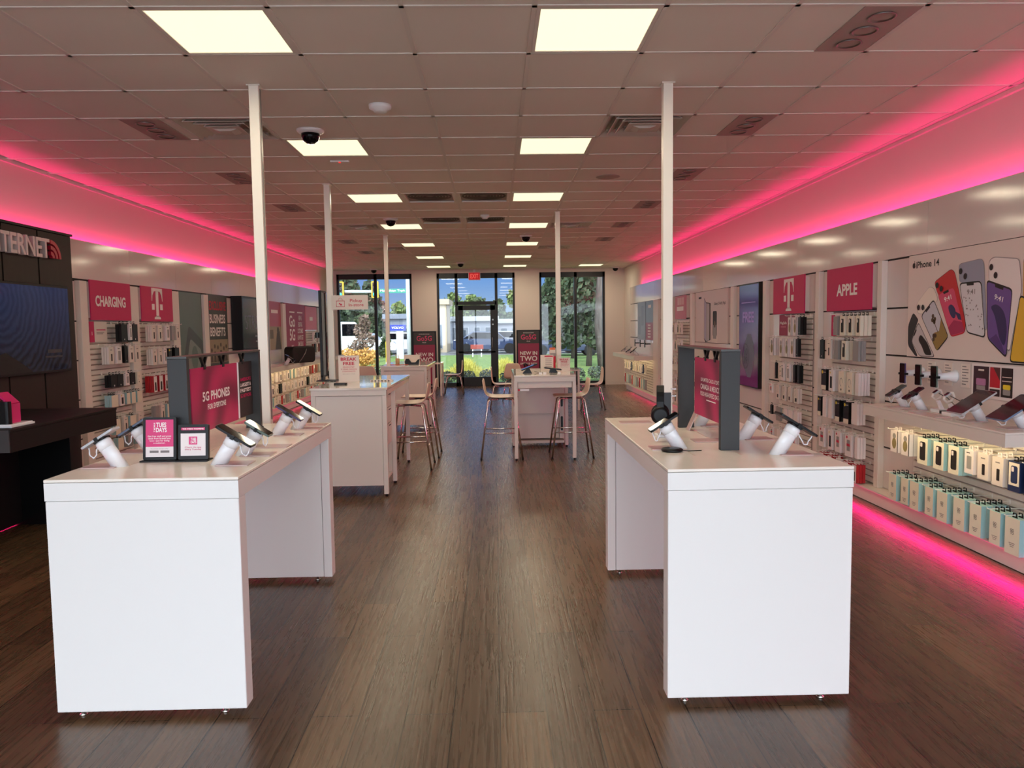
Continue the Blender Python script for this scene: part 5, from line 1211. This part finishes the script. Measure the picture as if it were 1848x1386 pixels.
def nightsky():
    m, n, l, b = nodes_mat('night_sky_screen')
    g = n.new('ShaderNodeTexCoord'); mp = n.new('ShaderNodeMapping'); mp.inputs['Location'].default_value = (1.0, 0, -.62); l.new(g.outputs['Object'], mp.inputs[0])
    w_ = n.new('ShaderNodeTexWave'); w_.wave_type = 'RINGS'; w_.rings_direction = 'Y'; w_.inputs['Scale'].default_value = 5; w_.inputs['Distortion'].default_value = 7; w_.inputs['Detail'].default_value = 3; l.new(mp.outputs[0], w_.inputs[0])
    s_ = n.new('ShaderNodeSeparateXYZ'); l.new(g.outputs['Object'], s_.inputs[0])
    r_ = n.new('ShaderNodeMapRange'); r_.inputs[1].default_value = .12; r_.inputs[2].default_value = .72; l.new(s_.outputs['Z'], r_.inputs[0])
    c = n.new('ShaderNodeMix'); c.data_type = 'RGBA'; c.inputs[6].default_value = (*lin((26, 20, 26)), 1); c.inputs[7].default_value = (*lin((40, 50, 84)), 1); l.new(r_.outputs[0], c.inputs[0])
    c2 = n.new('ShaderNodeMix'); c2.data_type = 'RGBA'; c2.blend_type = 'ADD'; c2.inputs[7].default_value = (.010, .014, .026, 1); l.new(w_.outputs[0], c2.inputs[0]); l.new(c.outputs[2], c2.inputs[6])
    b.inputs['Base Color'].default_value = (.004, .004, .006, 1); b.inputs['Roughness'].default_value = .06; b.inputs['Specular IOR Level'].default_value = .12
    l.new(c2.outputs[2], b.inputs['Emission Color']); b.inputs['Emission Strength'].default_value = .6
    return m
MB().m(nightsky()).rect(-1.60, -.02, .02, .737, .003).build('screen', t)
b = MB().m(M('rock_black', (12, 10, 12), .5)).poly([(-1.6, .02), (-.6, .02), (-.75, .10), (-.95, .19), (-1.1, .16), (-1.25, .24), (-1.4, .2), (-1.6, .26)], .0015); b.build('screen_rocks', t)
MB().m(M('screen_text', (60, 56, 62), .4)).rect(-.42, -.16, .13, .145, .0015).rect(-.38, -.16, .17, .2, .0015).build('screen_caption', t)
CZ = .9
t = thing('dark_counter', 'long dark brown counter before the dark panel unit', 'counter', (-3.04, 4.83, 0))
MB().m(DBROWN).box(-.75, 0, 0, 1.36, CZ-.018, CZ).build('counter_top', t, bevel=.002)
MB().m(DBROWN).box(-.75, -.004, .004, 1.356, CZ-.145, CZ-.019).build('apron', t)
MB().m(M('dark_grey_end', (60, 58, 58), .5)).box(-.75, -.006, -.004, .003, CZ-.145, CZ-.002).build('end_face', t)
MB().m(BLACK).box(-.75, -.30, .02, .12, 0, CZ-.145).build('end_panel', t)
MB().m(BLACK).box(-.75, -.30, 1.2, 1.34, 0, CZ-.145).build('end_panel', t)
MB().m(M('black_back', (12, 10, 10), .6)).box(-.75, -.70, .12, 1.2, .02, CZ-.145).build('back_panel', t)
t = thing('gateway_display', 'black home gateway in a magenta house frame on a white base', 'gateway', (-3.20, 5.06, CZ), 0)
MB().m(PWHITE).box(-.28, .11, -.13, .12, 0, .014).build('base', t, bevel=.003)
MB().m(PWHITE).box(-.27, .10, -.12, .11, .014, .02).build('base_top', t)
fr_ = [(-.09, .021), (.055, .021), (.055, .145), (-.018, .215), (-.09, .145)]
b = MB().m(BRIGHT)
for (x0, z0), (x1, z1) in zip(fr_[1:], fr_[2:] + fr_[:1]):
    d_ = Vector((x1-x0, z1-z0)); n_ = Vector((-d_.y, d_.x)).normalized()*.006
    b.prism([(x0-n_.x, z0-n_.y), (x1-n_.x, z1-n_.y), (x1+n_.x, z1+n_.y), (x0+n_.x, z0+n_.y)], -.06, .05)
b.build('house_frame', t)
MB().m(BLACK).prism(rrect(.005, .085, -.115, -.065, .02), .0205, .165, 'z', Matrix.Translation((.0, 0, 0))).build('gateway', t)
# ------------------------------------------------------------------ outdoors behind the shop
LAWN = noisy('lawn_grass', (104, 132, 60), (146, 166, 86), 9, .95, .4)
ASPH = noisy('asphalt', (116, 114, 112), (140, 138, 134), 20, .95)
MULCH = noisy('mulch_stones', (120, 110, 104), (168, 158, 150), 22, .95, .5)
o = MB().m(LAWN).box(-60, 60, BACK+.25, 44, -.2, -.06).build('lawn'); struct(o)
o = MB().m(ASPH).box(-120, 120, 44, 140, -.2, -.08).build('road'); struct(o)
o = MB().m(MULCH).box(-7, -3.2, BACK+.25, 26.5, -.1, -.05).build('ground_bed'); struct(o)
o = MB().m(noisy('pale_paving', (214, 210, 202), (226, 222, 214), 12, .9)).box(-40, 40, -30, FRONT-.2, -.2, -.06).build('ground_front'); struct(o)
def foliage(name, cols, seed):
    m, n, l, b = nodes_mat(name)
    i = n.new('ShaderNodeTexCoord'); nz = n.new('ShaderNodeTexNoise'); nz.inputs['Scale'].default_value = seed; l.new(i.outputs['Object'], nz.inputs[0])
    c = n.new('ShaderNodeValToRGB'); c.color_ramp.elements[0].position = .35; c.color_ramp.elements[1].position = .65
    c.color_ramp.elements[0].color = (*lin(cols[0]), 1); c.color_ramp.elements[1].color = (*lin(cols[1]), 1)
    l.new(nz.outputs[0], c.inputs[0]); l.new(c.outputs[0], b.inputs['Base Color']); b.inputs['Roughness'].default_value = .8
    return m
F_DARK = foliage('dark_leaves', ((52, 66, 44), (92, 106, 66)), 3); F_MID = foliage('mid_leaves', ((82, 104, 56), (132, 146, 84)), 3)
F_BROWN = foliage('brown_leaves', ((104, 84, 72), (146, 120, 104)), 4); F_ORANGE = foliage('orange_leaves', ((196, 146, 70), (226, 176, 100)), 5)
F_YEL = foliage('yellow_grass', ((190, 180, 70), (226, 214, 110)), 6); F_GREY = foliage('grey_leaves', ((96, 104, 88), (132, 138, 120)), 6); F_PINE = foliage('pine_needles', ((44, 60, 44), (78, 92, 62)), 2)
BARK = noisy('bark', (70, 62, 56), (98, 88, 80), 9, .95, .5, (1, 1, .2))
def crown(b, c, r, n, leaf, flat=1.0, rnd=random):
    for _ in range(n):
        while True:
            v = Vector((rnd.uniform(-1, 1), rnd.uniform(-1, 1), rnd.uniform(-1, 1)))
            if .25 < v.length < 1: break
        p = Vector(c) + Vector((v.x*r[0], v.y*r[1], v.z*r[2]))
        s = leaf*rnd.uniform(.6, 1.3)
        a = Vector((rnd.uniform(-1, 1), rnd.uniform(-1, 1), rnd.uniform(-1, 1))).normalized(); q = a.orthogonal().normalized(); u = a.cross(q)
        b.face([b.bm.verts.new(p + q*s), b.bm.verts.new(p + u*s*.7), b.bm.verts.new(p - q*s), b.bm.verts.new(p - u*s*.7)])
def tree(x, y, h, cw, mat, label, trunk=True, z0=.12, n=900, leaf=.28, name='tree', group='trees beyond the back windows', blobs=5, cat='tree'):
    t = thing(name, label, cat, (x, y, -.06), 0, group)
    b = MB().m(mat); rr = random.Random(int(x*100+y))
    for k in range(blobs):
        f = k/max(1, blobs-1)
        crown(b, (rr.uniform(-.3, .3)*cw, rr.uniform(-.3, .3)*cw, h*(z0+.12+(.76-z0)*f)), (cw*(.62-.25*f), cw*(.62-.25*f), h*.20), n//blobs, leaf, rnd=rr)
    b.build('crown', t)
    if trunk: MB().m(BARK).tube([(0, 0, 0), (.05*h/4, 0, h*.35), (-.02, .05, h*.75)], [h*.030, h*.022, h*.008], 8).build('trunk', t)
    return t
def px(p, y): return (p-892)/1383*y
def ptree(p, y, top, cw, mat, label, **k): return tree(px(p, y), y, (1.5 + (592-top)/1383*y)/1.02, cw, mat, label, **k)
# left window view
ptree(640, 60, 503, 2.4, F_PINE, 'tall dark pine behind the left traffic light', leaf=.30, n=2000)
ptree(674, 69, 512, 1.9, F_PINE, 'dark pine behind the right traffic light', leaf=.30, n=1700)
ptree(612, 78, 516, 2.4, F_PINE, 'dark pine at the left edge of the left window', leaf=.34, n=1400)
ptree(655, 52, 556, 1.6, F_DARK, 'broad dark tree in the middle of the left window', leaf=.22, n=1600, z0=0)
ptree(722, 76, 548, 2.0, F_MID, 'greenish tree right of the left window bar', leaf=.28)
ptree(697, 84, 545, 2.0, F_BROWN, 'reddish tree right of the left window bar', leaf=.28)
tree(px(655, 36), 36, 2.1, .85, F_BROWN, 'bare brown bush in the left window', n=1600, leaf=.07, z0=0, name='shrub', group=None, cat='shrub', trunk=False)
tree(px(692, 42), 42, 1.3, .6, F_DARK, 'dark shrub before the pale building, left window', n=500, leaf=.09, z0=0, name='shrub', group=None, cat='shrub', trunk=False)
# right and centre
for k, (p_, y_, tp, w_, m_, lb) in enumerate(((908, 72, 545, 1.9, F_DARK, 'round dark tree behind the right side light'), (872, 74, 541, 2.0, F_DARK, 'dark tree seen over the back door'), (842, 82, 536, 2.2, F_MID, 'pale green tree seen over the back door'), (806, 90, 532, 2.6, F_MID, 'green tree behind the white building'), (934, 82, 528, 1.8, F_MID, 'light green tree beside the right pier'))):
    ptree(p_, y_, tp, w_, m_, lb, leaf=.26, n=1300)
ptree(1062, 30, 470, 1.35, F_PINE, 'dark leafy tree right in the right window', leaf=.13, n=2600, z0=.24)
ptree(1000, 33.5, 478, 1.5, F_PINE, 'dark leafy tree left in the right window', leaf=.14, n=2600, z0=.22)
ptree(1034, 37.5, 480, 1.6, F_DARK, 'dark tree behind the others in the right window', leaf=.16, n=2200, z0=.2)
ptree(1112, 27, 480, 1.0, F_DARK, 'leafy tree behind the right window frame', leaf=.12, n=1400, z0=.15)
t = thing('tree', 'dark leaning tree trunk near the right window frame', 'tree', (px(1083, 23), 23, -.06))
MB().m(BARK).tube([(.12, 0, 0), (.02, 0, .8), (-.06, 0, 1.6), (-.02, 0, 2.6), (.12, 0, 4.4)], [.17, .14, .125, .11, .08], 12).build('trunk', t)
# hedge, grasses and shrubs near the glass
t = thing('hedge', 'orange leaved hedge in the left window', 'hedge', (px(645, 28), 28, -.06)); b = MB().m(F_ORANGE); rr = random.Random(3)
for k in range(6): crown(b, (-.55+.22*k, 0, .5+.06*math.sin(k*2)), (.24, .4, .36), 260, .05, rnd=rr)
b.build('leaves', t)
for k, (p_, y_, h_, m_, lb) in enumerate(((725, 22.5, .55, F_YEL, 'yellow grass clump behind the far counter'),
        (843, 21.6, .34, F_GREY, 'grey leafy shrub low behind the door glass, left'), (878, 21.9, .36, F_GREY, 'grey leafy shrub low behind the door glass, right'), (808, 21.6, .34, F_GREY, 'grey leafy shrub behind the left side light'), (915, 21.5, .34, F_GREY, 'grey leafy shrub behind the right side light'), (1040, 21.4, .4, F_GREY, 'grey leafy shrub low in the right window'), (1074, 22.2, .4, F_GREY, 'grey leafy shrub in the right window corner'), (640, 21.8, .45, F_GREY, 'grey leafy shrub low in the left window'), (685, 22, .5, F_GREY, 'grey green shrub low right of the left window bar'))):
    t = thing('shrub', lb, 'shrub', (px(p_, y_), y_, -.06)); b = MB().m(m_); rr = random.Random(k)
    if m_ is F_YEL:
        for q in range(420):
            a = rr.uniform(0, 2*PI); r = rr.uniform(0, .18); l_ = h_*rr.uniform(.5, 1.05); e = rr.uniform(.05, .24)
            p0 = Vector((r*math.cos(a), r*math.sin(a), 0)); p1 = p0 + Vector((e*.4*math.cos(a), e*.4*math.sin(a), l_*.7)); p2 = p0 + Vector((e*math.cos(a), e*math.sin(a), l_)); s_ = Vector((-math.sin(a), math.cos(a), 0))*.008
            v = [b.bm.verts.new(x_) for x_ in (p0-s_, p0+s_, p1+s_, p1-s_, p2)]
            b.face(v[:4]); b.face([v[3], v[2], v[4]])
    else:
        crown(b, (0, 0, h_*.55), (.24, .24, h_*.5), 420, .03, rnd=rr)
    b.build('leaves', t)
b = MB().m(F_YEL); rr = random.Random(11)
for q in range(3000):
    y_ = rr.uniform(23.6, 25.2); x_ = rr.uniform(px(783, y_), px(948, y_)); l_ = rr.uniform(.25, .6)*(.75+.35*math.sin(x_*5)); a = rr.uniform(0, 2*PI); e = rr.uniform(.03, .2)
    p0 = Vector((x_, y_, -.06)); p1 = p0 + Vector((e*.4*math.cos(a), e*.4*math.sin(a), l_*.7)); p2 = p0 + Vector((e*math.cos(a), e*math.sin(a), l_)); s_ = Vector((.9, .3, 0))*.010
    v = [b.bm.verts.new(k_) for k_ in (p0-s_, p0+s_, p1+s_, p1-s_, p2)]
    b.face(v[:4]); b.face([v[3], v[2], v[4]])
o = b.build('ornamental_grass'); tag(o, 'band of yellow green ornamental grass outside the back door', 'grass', kind='stuff')
# street furniture
POLE = M('galvanised_pole', (206, 208, 212), .5)
t = thing('traffic_mast', 'white mast arm carrying the traffic lights', 'mast arm', (-9.6, 45, -.08))
MB().m(POLE).tube([(0, 0, 0), (0, 0, 4.1)], .14, 10).tube([(0, 0, 3.78), (5.9, 0, 3.72)], [.10, .06], 8).build('mast', t)
SIG = M('signal_yellow', (230, 176, 30), .5)
for k, p_ in enumerate((617.5, 679.5)):
    t = thing('traffic_light', 'yellow traffic light lit green, %s of two in the left window' % ('left', 'right')[k], 'traffic light', (px(p_, 44.72), 44.72, 3.30), 0, 'traffic lights outside')
    MB().m(SIG).prism(rrect(-.20, .20, 0, .95, .05), -.04, .16).build('housing', t)
    b = MB().m(M('signal_face', (70, 58, 40), .5)).rect(-.14, .14, .06, .89, -.042); b.build('face', t)
    for z_, mm in ((.75, M('signal_dark', (40, 34, 32), .3)), (.475, M('signal_dark', (40, 34, 32))), (.20, M('signal_green', (60, 230, 190), .3, emit=.8))): MB().m(mm, True).lathe([(.115, 0), (.10, .03), (.01, .045)], 16, Matrix.Translation((0, -.043, z_)) @ Matrix.Rotation(PI/2, 4, 'X')).build('lens', t)
t = thing('street_sign', 'long green street name sign on the mast arm', 'street sign', (px(711, 44.8), 44.8, 3.56))
MB().m(M('sign_green', (44, 136, 116), .4)).box(-.82, .82, 0, .02, 0, .26).build('board', t)
text('lettering', 'Midlothian Tnpk', LETTER, t, 0, .13, w=1.45, h=.15, y=-.004)
t = thing('bollard', 'yellow and white bollard on the lawn in the left window', 'bollard', (px(698.5, 28), 28, -.06))
MB().m(PWHITE, True).lathe([(.055, 0), (.055, .36)], 16).m(YELLOW).lathe([(.056, .36), (.056, 1.06), (.04, 1.12), (.005, 1.14)], 16).build('post', t)
t = thing('light_pole', 'white pole at the right edge of the left window', 'pole', (px(738, 26), 26, -.06))
MB().m(POLE, True).lathe([(.07, 0), (.06, 6)], 14).build('pole', t)
t = thing('dealer_sign', 'blue roadside sign with white capitals on a white pylon', 'sign', (px(717, 40), 40, -.06))
MB().m(POLE).box(-.03, .33, -.1, .1, 0, 1.5).build('pylon', t)
MB().m(M('sign_blue', (48, 62, 170), .4)).box(-.46, .46, -.14, .14, 1.46, 1.76).build('board', t)
text('lettering', 'VOLVO', LETTER, t, .05, 1.61, w=.62, h=.12, y=-.145, bold=.02)
# buildings
PALEB = M('pale_building', (128, 134, 146), .8); BEIGEB = M('beige_stone', (190, 172, 146), .85); WHITEB = M('white_cladding', (164, 168, 174), .7)
def building(x0, x1, y, d, h, mat, label, roof, wins):
    t = thing('building', label, 'building', ((x0+x1)/2, y, -.08)); a = (x1-x0)/2
    MB().m(mat).box(-a, a, 0, d, 0, h).build('wall', t); MB().m(roof).box(-a-.2, a+.2, -.25, d+.2, h, h+.35).build('roof', t)
    for (u0, u1, z0, z1) in wins:
        f = MB().m(WHITEB).box(u0*2*a-a-.04, u1*2*a-a+.04, -.05, .02, z0-.04, z1+.04).build('window', t)
        MB().m(M('far_window_glass', (74, 84, 96), .1)).box(u0*2*a-a, u1*2*a-a, -.07, -.05, z0, z1).build('pane', f)
    return t
building(px(697, 56), px(742, 56), 56, 5, 2.3, PALEB, 'pale grey building behind the blue sign', PALEB, [(.4, .55, .4, 1.6), (.7, .85, .4, 1.6)])
building(px(772, 50), px(806, 50), 50, 4, 3.1, BEIGEB, 'beige stone building at the left of the door window', BEIGEB, [(.5, .75, .3, 1.8)])
building(px(808, 55), px(895, 55), 55, 4, 2.05, PALEB, 'pale low building seen through the back door', WHITEB, [(.1, .2, .3, 1.6), (.3, .42, .3, 1.6), (.55, .66, .3, 1.6), (.78, .9, .2, 1.6)])
building(px(898, 60.5), px(972, 60.5), 60.5, 4, 1.9, M('grey_shopfront', (150, 152, 160), .8), 'grey shop with white roof band right of the door', WHITEB, [(.08, .22, .2, 1.5), (.35, .55, .2, 1.5), (.68, .85, .2, 1.5)])
building(px(980, 50), px(1015, 50), 50, 5, 3.0, BEIGEB, 'beige stone building at the left of the right window', BEIGEB, [(.2, .4, .4, 2.2), (.55, .8, .4, 2.2)])
def car(x, y, col, label, rz=0, group='cars across the lawn'):
    t = thing('car', label, 'car', (x, y, -.08), rz, group)
    MB().m(col).prism([(-2.1, .28), (2.1, .28), (2.15, .62), (1.9, .80), (1.1, .88), (.6, 1.32), (-.9, 1.36), (-1.6, .94), (-2.1, .86)], -.85, .85, 'y').build('body', t, bevel=.05)
    MB().m(SCREEN).prism([(1.0, .9), (.57, 1.27), (-.85, 1.3), (-1.45, .94)], -.87, .87, 'y').build('side_glass', t)
    for sx in (-1.3, 1.3):
        for sy in (-.8, .8): MB().m(BLACK, True).lathe([(.32, -.1), (.32, .1)], 18, Matrix.Translation((sx, sy, .32)) @ Matrix.Rotation(PI/2, 4, 'X')).build('wheel', t)
    return t
CW, CB = M('car_white', (228, 228, 230), .25, coat=.5), M('car_blue', (36, 50, 84), .25, coat=.5)
car(px(656, 47), 47, CW, 'white car behind the brown bush'); car(px(731, 49), 49, CW, 'white car beside the white pole'); car(px(880, 47), 47, CB, 'dark blue car seen through the door glass')
car(px(1018, 41.5), 41.5, CB, 'dark car low in the right window, left one'); car(px(1066, 46), 46, M('car_silver', (150, 152, 160), .25, coat=.5), 'silver car low in the right window, right one'); car(px(911, 52), 52, M('car_silver', (150, 152, 160), .25, coat=.5), 'silver car in the right side light')
t = thing('van', 'white van at the left edge of the left window', 'van', (px(612, 40), 40, -.08), .3)
MB().m(CW).prism([(-1.6, .35), (1.6, .35), (1.7, 1.0), (1.2, 1.25), (.8, 1.95), (-1.6, 2.0)], -.9, .9).build('body', t, bevel=.06)
MB().m(SCREEN).prism([(1.1, 1.25), (.78, 1.85), (.1, 1.85), (.1, 1.25)], -.92, .92).build('side_glass', t)
for sx in (-1.0, 1.0): MB().m(BLACK, True).lathe([(.35, -.95), (.35, .95)], 18, Matrix.Translation((sx, 0, .35)) @ Matrix.Rotation(PI/2, 4, 'X')).build('axle_wheels', t)
t = thing('lot_sign', 'low red brown sign on the lawn behind the door glass', 'sign', (px(860, 41), 41, -.06))
MB().m(M('brick_red', (150, 62, 54), .7)).box(-.34, .34, 0, .1, .42, .66).build('board', t); MB().m(POLE).box(-.26, -.2, .02, .08, 0, .42).build('leg', t); MB().m(POLE).box(.2, .26, .02, .08, 0, .42).build('leg', t)
